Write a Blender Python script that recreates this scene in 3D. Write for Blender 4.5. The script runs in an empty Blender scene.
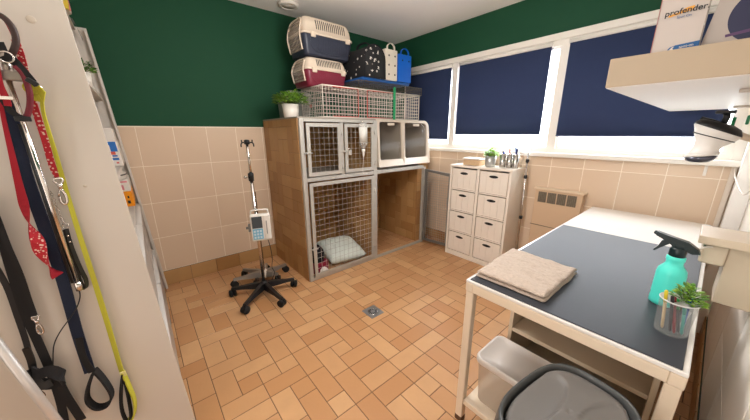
import bpy, bmesh, math, random
from mathutils import Vector, Matrix, noise
random.seed(7)
S = bpy.context.scene
COL = S.collection
PI = math.pi
V = Vector

# ---------------------------------------------------------------- materials
def lin(c):
    return tuple(((x/255)/12.92 if x/255 <= .04045 else ((x/255+.055)/1.055)**2.4) for x in c) + (1,)
MATS = {}
def mat(name, rgb, rough=.5, metal=0, var=.06, vscale=6, bump=0, bscale=200, trans=0, alpha=1, coat=0, ior=1.45, tone=None, spec=.5):
    if name in MATS: return MATS[name]
    m = bpy.data.materials.new(name); m.use_nodes = True
    nt = m.node_tree; N = nt.nodes; L = nt.links
    b = N['Principled BSDF']
    b.inputs['Roughness'].default_value = rough; b.inputs['Metallic'].default_value = metal
    b.inputs['IOR'].default_value = ior; b.inputs['Specular IOR Level'].default_value = spec
    if trans: b.inputs['Transmission Weight'].default_value = trans
    if alpha < 1: b.inputs['Alpha'].default_value = alpha
    if coat: b.inputs['Coat Weight'].default_value = coat; b.inputs['Coat Roughness'].default_value = .08
    tc = N.new('ShaderNodeTexCoord')
    nz = N.new('ShaderNodeTexNoise'); nz.inputs['Scale'].default_value = vscale; nz.inputs['Detail'].default_value = 4
    L.new(tc.outputs['Object'], nz.inputs['Vector'])
    mx = N.new('ShaderNodeMix'); mx.data_type = 'RGBA'
    c = lin(rgb)
    mx.inputs['A'].default_value = tuple(max(0, x*(1-var)) for x in c[:3])+(1,)
    mx.inputs['B'].default_value = tuple(min(1, x*(1+var)) for x in c[:3])+(1,)
    L.new(nz.outputs['Fac'], mx.inputs['Factor'])
    out = mx.outputs['Result']
    if tone:                       # tile-to-tile colour difference, a random number stored on every tile
        at = N.new('ShaderNodeAttribute'); at.attribute_name = 'tone'
        m2 = N.new('ShaderNodeMix'); m2.data_type = 'RGBA'
        L.new(at.outputs['Fac'], m2.inputs['Factor'])
        L.new(out, m2.inputs['A']); m2.inputs['B'].default_value = lin(tone)
        out = m2.outputs['Result']
    L.new(out, b.inputs['Base Color'])
    if bump:
        n2 = N.new('ShaderNodeTexNoise'); n2.inputs['Scale'].default_value = bscale; n2.inputs['Detail'].default_value = 3
        L.new(tc.outputs['Object'], n2.inputs['Vector'])
        bp = N.new('ShaderNodeBump'); bp.inputs['Strength'].default_value = bump; bp.inputs['Distance'].default_value = .004
        L.new(n2.outputs['Fac'], bp.inputs['Height']); L.new(bp.outputs['Normal'], b.inputs['Normal'])
    MATS[name] = m
    return m
def glassy(name, rgb, fac=.25, rough=.1, edge=.25):
    """thin clear plastic: mostly see-through, a bit of surface"""
    if name in MATS: return MATS[name]
    m = bpy.data.materials.new(name); m.use_nodes = True
    nt = m.node_tree; N = nt.nodes; L = nt.links
    b = N['Principled BSDF']; b.inputs['Base Color'].default_value = lin(rgb); b.inputs['Roughness'].default_value = rough
    t = N.new('ShaderNodeBsdfTransparent'); mx = N.new('ShaderNodeMixShader')
    lw = N.new('ShaderNodeLayerWeight'); lw.inputs['Blend'].default_value = .35
    ma = N.new('ShaderNodeMath'); ma.operation = 'MULTIPLY_ADD'; ma.inputs[1].default_value = edge; ma.inputs[2].default_value = fac
    ma.use_clamp = True
    L.new(lw.outputs['Facing'], ma.inputs[0]); L.new(ma.outputs[0], mx.inputs['Fac'])
    L.new(t.outputs[0], mx.inputs[1]); L.new(b.outputs[0], mx.inputs[2])
    L.new(mx.outputs[0], N['Material Output'].inputs['Surface'])
    MATS[name] = m
    return m
def patterned(name, base, motif, scale=60, thr=.42, rough=.8):
    """cloth with a printed motif of small blobs"""
    if name in MATS: return MATS[name]
    m = bpy.data.materials.new(name); m.use_nodes = True
    nt = m.node_tree; N = nt.nodes; L = nt.links; b = N['Principled BSDF']
    b.inputs['Roughness'].default_value = rough
    tc = N.new('ShaderNodeTexCoord'); vo = N.new('ShaderNodeTexVoronoi'); vo.inputs['Scale'].default_value = scale
    L.new(tc.outputs['Object'], vo.inputs['Vector'])
    r = N.new('ShaderNodeValToRGB'); r.color_ramp.elements[0].position = thr-.02; r.color_ramp.elements[1].position = thr+.02
    r.color_ramp.elements[0].color = lin(motif); r.color_ramp.elements[1].color = lin(base)
    L.new(vo.outputs['Distance'], r.inputs['Fac']); L.new(r.outputs['Color'], b.inputs['Base Color'])
    MATS[name] = m
    return m

# ---------------------------------------------------------------- mesh builder
class MB:
    def __init__(s): s.v = []; s.f = []; s.fm = []; s.tone = []; s.sm = []
    def add(s, vs, fs, mi=0, tone=0., smooth=False):
        o = len(s.v); s.v += [tuple(p) for p in vs]
        for f in fs:
            s.f.append([i+o for i in f]); s.fm.append(mi); s.tone.append(tone); s.sm.append(smooth)
        return s
    def from_bm(s, bm, mi=0, tone=0., smooth=False, M=None):
        bm.verts.ensure_lookup_table(); bm.verts.index_update()
        vs = [(M @ v.co if M else v.co.copy()) for v in bm.verts]
        fs = [[v.index for v in f.verts] for f in bm.faces]
        bm.free(); return s.add(vs, fs, mi, tone, smooth)
    def box(s, x0, x1, y0, y1, z0, z1, bev=0, mi=0, tone=0., seg=2, M=None):
        bm = bmesh.new(); bmesh.ops.create_cube(bm, size=1)
        for v in bm.verts:
            v.co = V(((x0+x1)/2+v.co.x*(x1-x0), (y0+y1)/2+v.co.y*(y1-y0), (z0+z1)/2+v.co.z*(z1-z0)))
        if bev: bmesh.ops.bevel(bm, geom=bm.edges[:], offset=bev, segments=seg, profile=.5, affect='EDGES')
        return s.from_bm(bm, mi, tone, M=M)
    def obox(s, c, size, rot=(0,0,0), bev=0, mi=0):
        from mathutils import Euler
        M = Matrix.Translation(V(c)) @ Euler(rot).to_matrix().to_4x4()
        a, b, d = [x/2 for x in size]
        return s.box(-a, a, -b, b, -d, d, bev, mi, M=M)
    def tube(s, pts, r, seg=8, closed=False, mi=0, smooth=True, caps=True):
        pts = [V(p) for p in pts]; n = len(pts)
        rr = r if isinstance(r, (list, tuple)) else [r]*n
        up = None; vs = []; fs = []
        for i, p in enumerate(pts):
            if closed: t = pts[(i+1) % n]-pts[i-1]
            else: t = pts[min(i+1, n-1)]-pts[max(i-1, 0)]
            if t.length < 1e-9: t = V((0,0,1))
            t.normalize()
            if up is None:
                up = V((0,0,1)) if abs(t.z) < .9 else V((1,0,0))
            a = (up - t*up.dot(t))
            if a.length < 1e-6: a = t.orthogonal()
            a.normalize(); b = t.cross(a); up = a
            for k in range(seg):
                an = 2*PI*k/seg; vs.append(p + (a*math.cos(an)+b*math.sin(an))*rr[i])
        for i in range(n if closed else n-1):
            j = (i+1) % n
            for k in range(seg):
                k2 = (k+1) % seg
                fs.append([i*seg+k, i*seg+k2, j*seg+k2, j*seg+k])
        s.add(vs, fs, mi, 0, smooth)
        if not closed and caps:
            s.add(vs[:seg], [list(range(seg))[::-1]], mi); s.add(vs[-seg:], [list(range(seg))], mi)
        return s
    def lathe(s, prof, base=(0,0,0), axis=(0,0,1), seg=24, mi=0, smooth=True, sx=1, sy=1):
        ax = V(axis).normalized(); q = V((0,0,1)).rotation_difference(ax); B = V(base)
        vs = []; fs = []
        for r, h in prof:
            for k in range(seg):
                a = 2*PI*k/seg
                vs.append(B + q @ V((r*math.cos(a)*sx, r*math.sin(a)*sy, h)))
        for i in range(len(prof)-1):
            for k in range(seg):
                k2 = (k+1) % seg
                fs.append([i*seg+k, i*seg+k2, (i+1)*seg+k2, (i+1)*seg+k])
        if prof[0][0] > 1e-6: fs.append(list(range(seg))[::-1])
        n = len(prof)-1
        if prof[n][0] > 1e-6: fs.append([n*seg+k for k in range(seg)])
        return s.add(vs, fs, mi, 0, smooth)
    def prism(s, pts, fn, a, b, mi=0, smooth=False):
        """pts: outline (u,v); fn(u,v,w)->point; from w=a to w=b"""
        n = len(pts)
        vs = [fn(u, v, a) for u, v in pts]+[fn(u, v, b) for u, v in pts]
        fs = [[i, (i+1) % n, n+(i+1) % n, n+i] for i in range(n)]
        fs += [list(range(n))[::-1], list(range(n, 2*n))]
        return s.add(vs, fs, mi, 0, smooth)
    def ring(s, outer, inner, fn, a, b, mi=0):
        n = len(outer)
        vs = [fn(u, v, a) for u, v in outer]+[fn(u, v, a) for u, v in inner]+[fn(u, v, b) for u, v in outer]+[fn(u, v, b) for u, v in inner]
        fs = []
        for i in range(n):
            j = (i+1) % n
            fs += [[i, j, n+j, n+i], [2*n+i, 3*n+i, 3*n+j, 2*n+j], [i, 2*n+i, 2*n+j, j], [n+i, n+j, 3*n+j, 3*n+i]]
        return s.add(vs, fs, mi)
    def loft(s, rings, mi=0, smooth=True, caps=True):
        n = len(rings[0]); vs = [p for r in rings for p in r]; fs = []
        for i in range(len(rings)-1):
            for k in range(n):
                k2 = (k+1) % n
                fs.append([i*n+k, i*n+k2, (i+1)*n+k2, (i+1)*n+k])
        if caps:
            fs.append(list(range(n))[::-1]); fs.append([(len(rings)-1)*n+k for k in range(n)])
        return s.add(vs, fs, mi, 0, smooth)
    def ribbon(s, pts, w, th, side=(1,0,0), mi=0, mi2=None, twist=None):
        """a strap: pts centre line, w width, th thickness; side: width direction"""
        pts = [V(p) for p in pts]; n = len(pts); rings = []
        for i, p in enumerate(pts):
            t = (pts[min(i+1, n-1)]-pts[max(i-1, 0)]).normalized()
            sd = V(side[i] if isinstance(side, list) else side)
            sd = (sd - t*sd.dot(t)).normalized()
            if twist: sd = Matrix.Rotation(twist[i], 3, t) @ sd
            nn = t.cross(sd)
            ww = w[i] if isinstance(w, list) else w
            rings.append([p-sd*ww/2-nn*th/2, p+sd*ww/2-nn*th/2, p+sd*ww/2+nn*th/2, p-sd*ww/2+nn*th/2])
        vs = [p for r in rings for p in r]
        for k in range(4):
            k2 = (k+1) % 4
            s.add(vs, [[i*4+k, i*4+k2, (i+1)*4+k2, (i+1)*4+k] for i in range(n-1)], (mi2 if (mi2 is not None and k == 2) else mi))
        s.add(vs, [[3,2,1,0], [(n-1)*4+k for k in range(4)]], mi)
        return s
    def net(s, o, u, v, nu, nv, r, ends=True, seg=4):
        """wires: nu lines along v and nv lines along u"""
        o, u, v = V(o), V(u), V(v)
        for i in range(nu):
            p = o+u*(i/(nu-1) if ends else (i+.5)/nu); s.tube([p, p+v], r, seg, smooth=False)
        for j in range(nv):
            p = o+v*(j/(nv-1) if ends else (j+.5)/nv); s.tube([p, p+u], r, seg, smooth=False)
        return s
    def map(s, fn): s.v = [tuple(fn(V(p))) for p in s.v]; return s
    def obj(s, name, mats, parent=None, shift=None):
        me = bpy.data.meshes.new(name)
        sh = V(shift) if shift is not None else (parent['_loc'] if False else None)
        off = V((0,0,0))
        if parent is not None: off = world_loc(parent)
        me.from_pydata([tuple(V(p)-off) for p in s.v], [], s.f)
        if not isinstance(mats, (list, tuple)): mats = [mats]
        for m in mats: me.materials.append(m)
        me.polygons.foreach_set('material_index', s.fm)
        me.polygons.foreach_set('use_smooth', s.sm)
        if any(s.tone):
            a = me.attributes.new('tone', 'FLOAT', 'FACE'); a.data.foreach_set('value', s.tone)
        bm = bmesh.new(); bm.from_mesh(me); bmesh.ops.remove_doubles(bm, verts=bm.verts[:], dist=1e-6)
        bmesh.ops.recalc_face_normals(bm, faces=bm.faces[:]); bm.to_mesh(me); bm.free()
        me.update()
        o = bpy.data.objects.new(name, me); COL.objects.link(o)
        if parent is not None: o.parent = parent
        return o
def world_loc(o):
    l = V(o.location)
    while o.parent: o = o.parent; l = l+V(o.location)
    return l
def tag(o, label, cat, group=None, kind=None):
    o['label'] = label; o['category'] = cat
    if group: o['group'] = group
    if kind: o['kind'] = kind
    return o
def thing(name, label, cat, loc=(0,0,0), group=None):
    o = bpy.data.objects.new(name, None); COL.objects.link(o); o.location = loc; o.empty_display_size = .05
    return tag(o, label, cat, group)
def part(mb, name, m, parent, label=None):
    o = mb.obj(name, m, parent)
    if label: o['label'] = label
    return o
def solo(mb, name, m, label, cat, group=None):
    """a thing that is one mesh: origin at its base centre"""
    xs = [p[0] for p in mb.v]; ys = [p[1] for p in mb.v]; zs = [p[2] for p in mb.v]
    c = V(((min(xs)+max(xs))/2, (min(ys)+max(ys))/2, min(zs)))
    mb.v = [tuple(V(p)-c) for p in mb.v]
    o = mb.obj(name, m); o.location = c
    return tag(o, label, cat, group)
def struct(mb, name, m):
    o = mb.obj(name, m); o['kind'] = 'structure'; return o
def spline(pts, n=8):
    """Catmull-Rom through pts"""
    P = [V(p) for p in pts]; out = []
    for i in range(len(P)-1):
        p0, p1, p2, p3 = P[max(i-1,0)], P[i], P[i+1], P[min(i+2,len(P)-1)]
        for k in range(n):
            t = k/n
            out.append(.5*((2*p1)+(p2-p0)*t+(2*p0-5*p1+4*p2-p3)*t*t+(3*p1-p0-3*p2+p3)*t**3))
    out.append(P[-1]); return out
def rrect(x0, x1, y0, y1, r, seg=5):
    """rounded rectangle; r one radius or (x1y1, x0y1, x0y0, x1y0)"""
    if not isinstance(r, (list, tuple)): r = [r]*4
    out = []
    for (cx, cy, a0), q in zip([(x1,y1,0),(x0,y1,90),(x0,y0,180),(x1,y0,270)], r):
        sx = -1 if cx == x1 else 1; sy = -1 if cy == y1 else 1
        for k in range(seg+1):
            a = math.radians(a0+90*k/seg)
            out.append((cx+sx*q+q*math.cos(a), cy+sy*q+q*math.sin(a)))
    return out
def foliage(c, rad, h, n, leaf, up=.5, seed=1, mi=0, droop=.3):
    """a small bushy plant: stems with leaves"""
    rnd = random.Random(seed); mb = MB(); c = V(c)
    for i in range(n):
        a = rnd.uniform(0, 2*PI); q = math.sqrt(rnd.random()); e = rnd.random()
        d = V((math.cos(a)*q*rad, math.sin(a)*q*rad, h*(.25+.75*e)*(1-.45*q*q)))
        p = c+d
        dirv = V((math.cos(a)*(.4+q), math.sin(a)*(.4+q), up+rnd.uniform(-.5,.5))).normalized()
        sd = dirv.cross(V((rnd.uniform(-.3,.3), rnd.uniform(-.3,.3), 1))).normalized()
        nn = sd.cross(dirv)
        L = leaf*rnd.uniform(.7,1.25); W = L*rnd.uniform(.22,.34)
        p0 = p; pm = p+dirv*L*.5+nn*L*.06; p1 = p+dirv*L-nn*L*droop*.5
        mb.add([p0, pm-sd*W-nn*L*.04, pm, pm+sd*W-nn*L*.04, p1], [[0,1,2],[0,2,3],[1,4,2],[2,4,3]], mi, rnd.random())
        if i % 6 == 0: mb.tube([c+V((d.x*.15,d.y*.15,0)), c+d*.6+V((0,0,h*.08)), p], .0012*max(1,rad/.07), 4, mi=mi+1)
    return mb
def letters(body, size, loc, right, up, m, name, parent, ext=.0004, bold=0):
    """raised printed lettering, turned to a mesh"""
    cu = bpy.data.curves.new(name, 'FONT'); cu.body = body; cu.size = size; cu.extrude = ext; cu.offset = bold
    cu.align_x = 'LEFT'
    tmp = bpy.data.objects.new(name+'_tmp', cu); COL.objects.link(tmp)
    dg = bpy.context.evaluated_depsgraph_get(); me = bpy.data.meshes.new_from_object(tmp.evaluated_get(dg))
    bpy.data.objects.remove(tmp)
    r = V(right).normalized(); u = V(up).normalized(); n = r.cross(u)
    off = world_loc(parent)
    for v in me.vertices: v.co = V(loc)+r*v.co.x+u*v.co.y+n*v.co.z-off
    me.materials.clear(); me.materials.append(m); me.name = name
    o = bpy.data.objects.new(name, me); COL.objects.link(o); o.parent = parent
    return o
def tiles(mb, fn, u0, u1, v0, v1, pu, pv, gap, h, mi_t, mi_g, ou=0, ov=0, mode='grid', rnd=None):
    """tiled face. fn(u,v,w): w = height above the wall. one quad-topped tile each, bevelled rim; grout sheet below"""
    rnd = rnd or random.Random(3)
    mb.add([fn(u0,v0,0), fn(u1,v0,0), fn(u1,v1,0), fn(u0,v1,0)], [[0,1,2,3]], mi_g)
    def tile(a, b, c, d):
        a, b, c, d = max(a,u0), min(b,u1), max(c,v0), min(d,v1)
        if b-a < gap*2.5 or d-c < gap*2.5: return
        g = gap/2; e = min(.0015, h)
        t = rnd.random()
        vs = [fn(a+g,c+g,0), fn(b-g,c+g,0), fn(b-g,d-g,0), fn(a+g,d-g,0), fn(a+g+e,c+g+e,h), fn(b-g-e,c+g+e,h), fn(b-g-e,d-g-e,h), fn(a+g+e,d-g-e,h)]
        mb.add(vs, [[0,1,5,4],[1,2,6,5],[2,3,7,6],[3,0,4,7],[4,5,6,7]], mi_t, max(.001, t))
    i0 = math.floor((u0-ou)/pu)-1; i1 = math.ceil((u1-ou)/pu)+1
    j0 = math.floor((v0-ov)/pv)-1; j1 = math.ceil((v1-ov)/pv)+1
    done = set()
    for j in range(j0, j1):
        for i in range(i0, i1):
            if (i, j) in done: continue
            nu = nv = 1
            if mode == 'mix':
                r = rnd.random()
                if r < .42 and (i+1, j) not in done: nu = 2
                elif r < .80: nv = 2
            for a in range(nu):
                for b in range(nv): done.add((i+a, j+b))
            tile(ou+i*pu, ou+(i+nu)*pu, ov+j*pv, ov+(j+nv)*pv)

# ================================================================ palette
WHITE = mat('white_laminate', (216,208,198), .45, var=.02)
CEIL = mat('ceiling_paint', (248,242,236), .9, var=.03, bump=.15, bscale=90)
GREEN = mat('green_wall_paint', (8,70,43), .75, var=.06, vscale=3, bump=.1, bscale=150)
WTILE = mat('beige_wall_tile', (222,198,172), .3, var=.04, vscale=3, tone=(217,192,165))
RTILE = mat('pale_glossy_tile', (250,246,240), .5, var=.02, vscale=4, tone=(236,226,214))
WGROUT = mat('wall_grout', (246,232,214), .8)
FTILE = mat('terracotta_floor_tile', (206,161,116), .36, var=.13, vscale=9, tone=(186,134,88), bump=.12, bscale=60)
FGROUT = mat('floor_grout', (112,86,62), .9)
KTILE = mat('brown_kennel_tile', (186,146,96), .45, var=.12, vscale=7, tone=(164,120,72), bump=.1, bscale=60)
KGROUT = mat('kennel_grout', (140,104,66), .9)
STEEL = mat('galvanised_steel', (186,182,174), .45, .3, var=.12, vscale=30)
WIRE = mat('zinc_wire', (190,186,178), .4, .6, var=.05)
CHROME = mat('chrome', (215,210,205), .15, 1, var=.02)
BLACK = mat('black_plastic', (22,22,24), .4, var=.1)
RUBBER = mat('black_rubber', (16,16,17), .7, var=.1)
FRAME = mat('white_window_frame', (236,230,220), .4, var=.02)
BLIND = mat('navy_blind_fabric', (42,56,92), .85, var=.05, vscale=30, bump=.15, bscale=400)
LEAF = mat('leaf_green', (64,120,34), .5, var=.35, vscale=40, tone=(140,180,56))
LEAFD = mat('dark_leaf_green', (40,92,34), .5, var=.35, vscale=40, tone=(96,140,50))
STEM = mat('plant_stem', (80,100,40), .6)
POT = mat('white_ceramic', (228,220,208), .35, var=.03)
MATTE_GREY = mat('grey_plastic', (120,118,114), .4, var=.04)

XW, YB, XL, YR, ZC = 2.672, 2.80, -.82, -.165, 2.302
TT = 1.302                     # top of the wall tiling

# ================================================================ the setting
mb = MB(); rnd = random.Random(11)
tiles(mb, lambda u,v,w: (u,v,w-.0015), XL, XW, YR, YB, .1, .1, .0035, .0015, 0, 1, 0, -.03, 'mix', rnd)
mb.add([(XL,YR,-.03),(XW,YR,-.03),(XW,YB,-.03),(XL,YB,-.03)], [[0,1,2,3]], 1)
struct(mb, 'floor', [FTILE, FGROUT])
mb = MB().box(XL-.1, XW+.1, YR-.1, YB+.1, ZC, ZC+.1); struct(mb, 'ceiling', CEIL)

mb = MB().box(XL-.1, XW+.1, YB+.012, YB+.12, -.03, ZC, mi=0)
tiles(mb, lambda u,v,w: (u,YB+.0015-w,v), XL, XW, .13, TT, .2305, .2925, .0045, .0012, 1, 2, .0275, .132)
mb.box(XL, XW, YB, YB+.013, TT, TT+.006, mi=2)
struct(mb, 'wall_back', [GREEN, WTILE, WGROUT])
mb = MB(); tiles(mb, lambda u,v,w: (u,YB-.004-w,v), XL, XW, 0, .13, .2, .13, .003, .006, 0, 1, .0, 0)
struct(mb, 'baseboard_back', [KTILE, KGROUT])

# window wall, with one long opening
WZ0, WZ1, WY0, WY1 = 1.085, 1.945, -.06, 2.62
mb = MB()
for a, b, c, d in [(YR-.1, YB+.1, -.03, WZ0), (YR-.1, YB+.1, WZ1, ZC), (YR-.1, WY0, WZ0, WZ1), (WY1, YB+.1, WZ0, WZ1)]:
    mb.box(XW+.012, XW+.16, a, b, c, d, mi=0)
tiles(mb, lambda u,v,w: (XW+.0015-w,u,v), YR, YB, .10, 1.05, .2305, .29, .0045, .0012, 1, 2, .651-.2305*6, .1)
struct(mb, 'wall_window', [GREEN, WTILE, WGROUT])
mb = MB(); tiles(mb, lambda u,v,w: (XW-.004-w,u,v), YR, YB, 0, .10, .2, .10, .003, .006, 0, 1)
struct(mb, 'baseboard_window', [KTILE, KGROUT])
mb = MB().box(XW-.045, XW+.02, WY0-.05, WY1+.05, 1.05, 1.085, .006)
sill = struct(mb, 'trim_1', FRAME)
part(MB().box(XW-.006,XW-.001,.02,.034,.985,1.0502,.001), 'pull_tab', FRAME, sill)
mb = MB().box(XW-.02, XW+.012, WY0-.06, WY1+.06, WZ1-.01, 1.985, .006)
struct(mb, 'trim_2', FRAME)
mb = MB().box(XW-.006, XW+.012, -.0985, WY0+.004, 1.085, 2.0, .002); struct(mb, 'trim_4', FRAME)

PANE = glassy('window_glass', (235,240,240), .04, .02)
def window(n, y0, y1):
    m = MB(); xa, xb = XW-.004, XW+.07; t = .05
    o = [(y0,WZ0),(y1,WZ0),(y1,WZ1),(y0,WZ1)]; i = [(y0+.03,WZ0+.035),(y1-.03,WZ0+.035),(y1-.03,WZ1-t),(y0+.03,WZ1-t)]
    m.ring(o, i, lambda u,v,w: (w,u,v), xa, xb)
    o2 = i; i2 = [(y0+.045,WZ0+.05),(y1-.045,WZ0+.05),(y1-.045,WZ1-t-.015),(y0+.045,WZ1-t-.015)]
    m.ring(o2, i2, lambda u,v,w: (w,u,v), xa+.02, xb-.01)
    f = struct(m, 'window_%d' % n, FRAME)
    p = MB().box(XW+.04, XW+.045, y0+.03, y1-.03, WZ0+.035, WZ1-t)
    part(p, 'pane', PANE, f)
window(1, 1.90, 2.62); window(2, .905, 1.90); window(3, -.06, .905)

mb = MB().box(XL-.1, XW+.1, YR-.12, YR-.008, -.03, ZC, mi=0)
tiles(mb, lambda u,v,w: (u,YR-.0015+w,v), XL, XW, .13, 1.55, .40, .2925, .0045, .0012, 1, 2, 1.4, .132)
struct(mb, 'wall_right', [GREEN, RTILE, WGROUT])
mb = MB(); tiles(mb, lambda u,v,w: (u,YR+.004+w,v), XL, XW, 0, .13, .2, .13, .003, .006, 0, 1)
struct(mb, 'baseboard_right', [KTILE, KGROUT])
# tiled boxing of the pipes in the corner
mb = MB().box(XW-.10, XW, YR, -.098, 0, ZC, .004)
struct(mb, 'trim_3', RTILE)
mb = MB().box(XL-.12, XL, .80, YB+.1, -.03, ZC).box(XL-.12, XL, YR-.1, -.11, -.03, ZC).box(XL-.12, XL, -.11, .80, 2.06, ZC)   # unseen doorway behind the photographer, added to let fill light in
struct(mb, 'wall_left', mat('left_wall_paint', (214,202,188), .8))

h0, h1 = XL-1.2, XL-.12      # unseen enclosure added around the doorway fill light, keeps the sky out
mb = MB().box(h0-.1,h0,-.5,1.2,-.03,2.4).box(h0,h1,-.6,-.5,-.03,2.4).box(h0,h1,1.2,1.3,-.03,2.4).box(h0,h1,-.5,1.2,2.3,2.4).box(h1-.001,h1,-.5,-.11,-.03,2.3).box(h1-.001,h1,.8,1.2,-.03,2.3).box(h1-.001,h1,-.11,.8,2.06,2.3)
struct(mb, 'wall_fill_enclosure', CEIL)
mb = MB().box(h0,XL,-.5,1.2,-.08,-.03); struct(mb, 'floor_fill_enclosure', FGROUT)

# round fitting on the ceiling
t = thing('ceiling_light', 'small round white ceiling fitting above the pet carriers', 'ceiling light', (1.20,2.56,ZC))
part(MB().lathe([(.085,-.0005),(.085,-.012),(.078,-.024),(.062,-.028),(.058,-.022)], (1.20,2.56,ZC), seg=32), 'ring', POT, t)
part(MB().lathe([(.058,-.002),(.058,-.022),(.0,-.026)], (1.20,2.56,ZC), seg=32), 'cover', mat('frosted_cover', (206,198,186), .5), t)
t = thing('floor_drain', 'square steel floor drain grate set in the terracotta tiles', 'drain', (1.12,1.373,0))
part(MB().box(1.064,1.178,1.314,1.432,-.004,.0025,.001), 'cover_plate', mat('drain_steel', (170,172,174), .35, .8), t)
g = MB()
for k in range(12):
    a = 2*PI*k/12; c, s = math.cos(a), math.sin(a)
    g.tube([(1.12+c*.018,1.373+s*.018,.0032),(1.12+c*.031,1.373+s*.031,.0032)], .0032, 6)
part(g, 'slots', mat('drain_slot', (30,28,26), .8), t)
part(MB().lathe([(.036,.001),(.036,.0035),(.033,.0035),(.033,.001)], (1.12,1.373,.001), seg=32), 'ring', CHROME, t)

# ================================================================ camera and light
cam = bpy.data.cameras.new('camera'); co = bpy.data.objects.new('camera', cam); COL.objects.link(co)
cam.sensor_fit = 'HORIZONTAL'; cam.sensor_width = 36; cam.lens = 281.338/750*36; cam.clip_start = .02
yaw, pitch, roll = .875739, .2674, -.0048742
d = V((math.cos(yaw)*math.cos(pitch), math.sin(yaw)*math.cos(pitch), -math.sin(pitch)))
r = V((math.sin(yaw), -math.cos(yaw), 0)); u = r.cross(d)
r, u = r*math.cos(roll)+u*math.sin(roll), u*math.cos(roll)-r*math.sin(roll)
M = Matrix((r, u, -d)).transposed().to_4x4(); M.translation = V((0,0,1.25)); co.matrix_world = M
S.camera = co

w = bpy.data.worlds.new('overcast_sky'); S.world = w; w.use_nodes = True
w.node_tree.nodes['Background'].inputs['Color'].default_value = (.92,.96,1,1)
w.node_tree.nodes['Background'].inputs['Strength'].default_value = 6
def area(name, loc, rot, sx, sy, power, col):
    l = bpy.data.lights.new(name, 'AREA'); l.shape = 'RECTANGLE'; l.size = sx; l.size_y = sy; l.energy = power; l.color = col
    o = bpy.data.objects.new(name, l); COL.objects.link(o); o.location = loc; o.rotation_euler = rot; return o
area('daylight', (XW+1.0, 1.28, 2.3), (0, PI/2-.75, 0), 2.2, 3.6, 850, (.90,.95,1))
l = bpy.data.lights.new('room_fill', 'POINT'); l.energy = 42; l.color = (.99,.965,.95); l.shadow_soft_size = .2  # added fill light hanging in mid-air, no fixture there
o = bpy.data.objects.new('room_fill', l); COL.objects.link(o); o.location = (.90,1.12,1.76)
area('doorway_fill', (XL-.6, .68, 1.25), (0, -PI/2, 0), 2.0, .95, 24, (1,.97,.95))  # added fill light shining in through the doorway
l = bpy.data.lights.new('entry_fill', 'POINT'); l.energy = 4; l.color = (1,.97,.93); l.shadow_soft_size = .15  # small added fill to brighten the right wall, no real lamp
o = bpy.data.objects.new('entry_fill', l); COL.objects.link(o); o.location = (.0,.40,2.0)
S.view_settings.view_transform = 'Standard'; S.view_settings.look = 'None'; S.view_settings.exposure = .12; S.view_settings.gamma = 1

# ================================================================ the kennel block
KX0, KX1, KY0, KY1, KZ = .965, 2.45, 2.065, 2.79, 1.372
MX = 1.712                                   # centre line of the middle wall
k = thing('kennel_block', 'brown tiled kennel block with grey steel barred doors in the corner', 'kennel', (1.7,2.43,0))
rk = random.Random(5)
m = MB().box(KX0+.003, KX0+.04, KY0, KY1, 0, KZ-.012, mi=1)
tiles(m, lambda u,v,w: (KX0+.003-w,u,v), KY0, KY1, 0, KZ-.012, .1, .1, .003, .003, 0, 1, KY0, 0, 'mix', rk)
tiles(m, lambda u,v,w: (KX0+.041+w,u,v), KY0, KY1, 0, KZ-.012, .1, .1, .003, .003, 0, 1, KY0, 0, 'mix', rk)
part(m, 'side_wall', [KTILE, KGROUT], k, 'brown tiled left side wall')
m = MB().box(MX-.02, MX+.02, KY0+.03, KY1-.03, 0, KZ-.03, mi=1)
tiles(m, lambda u,v,w: (MX+.021+w,u,v), KY0+.03, KY1-.03, 0, .90, .1, .1, .003, .003, 0, 1, KY0, 0, 'mix', rk)
tiles(m, lambda u,v,w: (MX-.021-w,u,v), KY0+.03, KY1-.03, 0, KZ-.03, .1, .1, .003, .003, 0, 1, KY0, 0, 'mix', rk)
part(m, 'dividing_wall', [KTILE, KGROUT], k)
m = MB().box(KX0+.04, KX1-.06, KY1-.03, KY1, 0, KZ-.012, mi=1)
tiles(m, lambda u,v,w: (u,KY1-.031-w,v), KX0+.04, KX1-.06, 0, KZ-.012, .1, .1, .003, .003, 0, 1, KX0, 0, 'mix', rk)
part(m, 'rear_wall', [KTILE, KGROUT], k)
m = MB().box(KX1-.06, KX1+.12, KY0+.06, KY1, 0, .93, mi=1)
tiles(m, lambda u,v,w: (KX1-.061-w,u,v), KY0+.06, KY1-.03, 0, .90, .1, .1, .003, .003, 0, 1, KY0, 0, 'mix', rk)
tiles(m, lambda u,v,w: (u,KY0+.059-w,v), KX1-.06, KX1+.12, 0, .93, .1, .1, .003, .003, 0, 1, KX1, 0, 'mix', rk)
part(m, 'end_wall', [KTILE, KGROUT], k, 'tiled end wall at the right of the open compartment')
part(MB().box(KX0, MX+.02, KY0-.005, KY1, KZ-.012, KZ, .002), 'top_slab', mat('grey_cement', (150,142,130), .8, var=.1), k)
part(MB().box(KX0+.041, MX-.021, KY0+.02, KY1-.03, .875, .90, .002), 'shelf_slab', mat('grey_cement', (150,142,130), .8, var=.1), k)
part(MB().box(MX+.021, KX1-.061, KY0+.02, KY1-.03, .885, .912, .002), 'shelf_slab', mat('grey_cement', (150,142,130), .8, var=.1), k)
FY0, FY1 = KY0-.022, KY0+.008
m = MB()
b = .004
for a in [(.972,1.008,0,KZ-.013),(1.690,1.735,0,KZ-.013),(2.405,2.44,0,.885)]: m.box(a[0],a[1],FY0,FY1,a[2],a[3],b)
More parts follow.
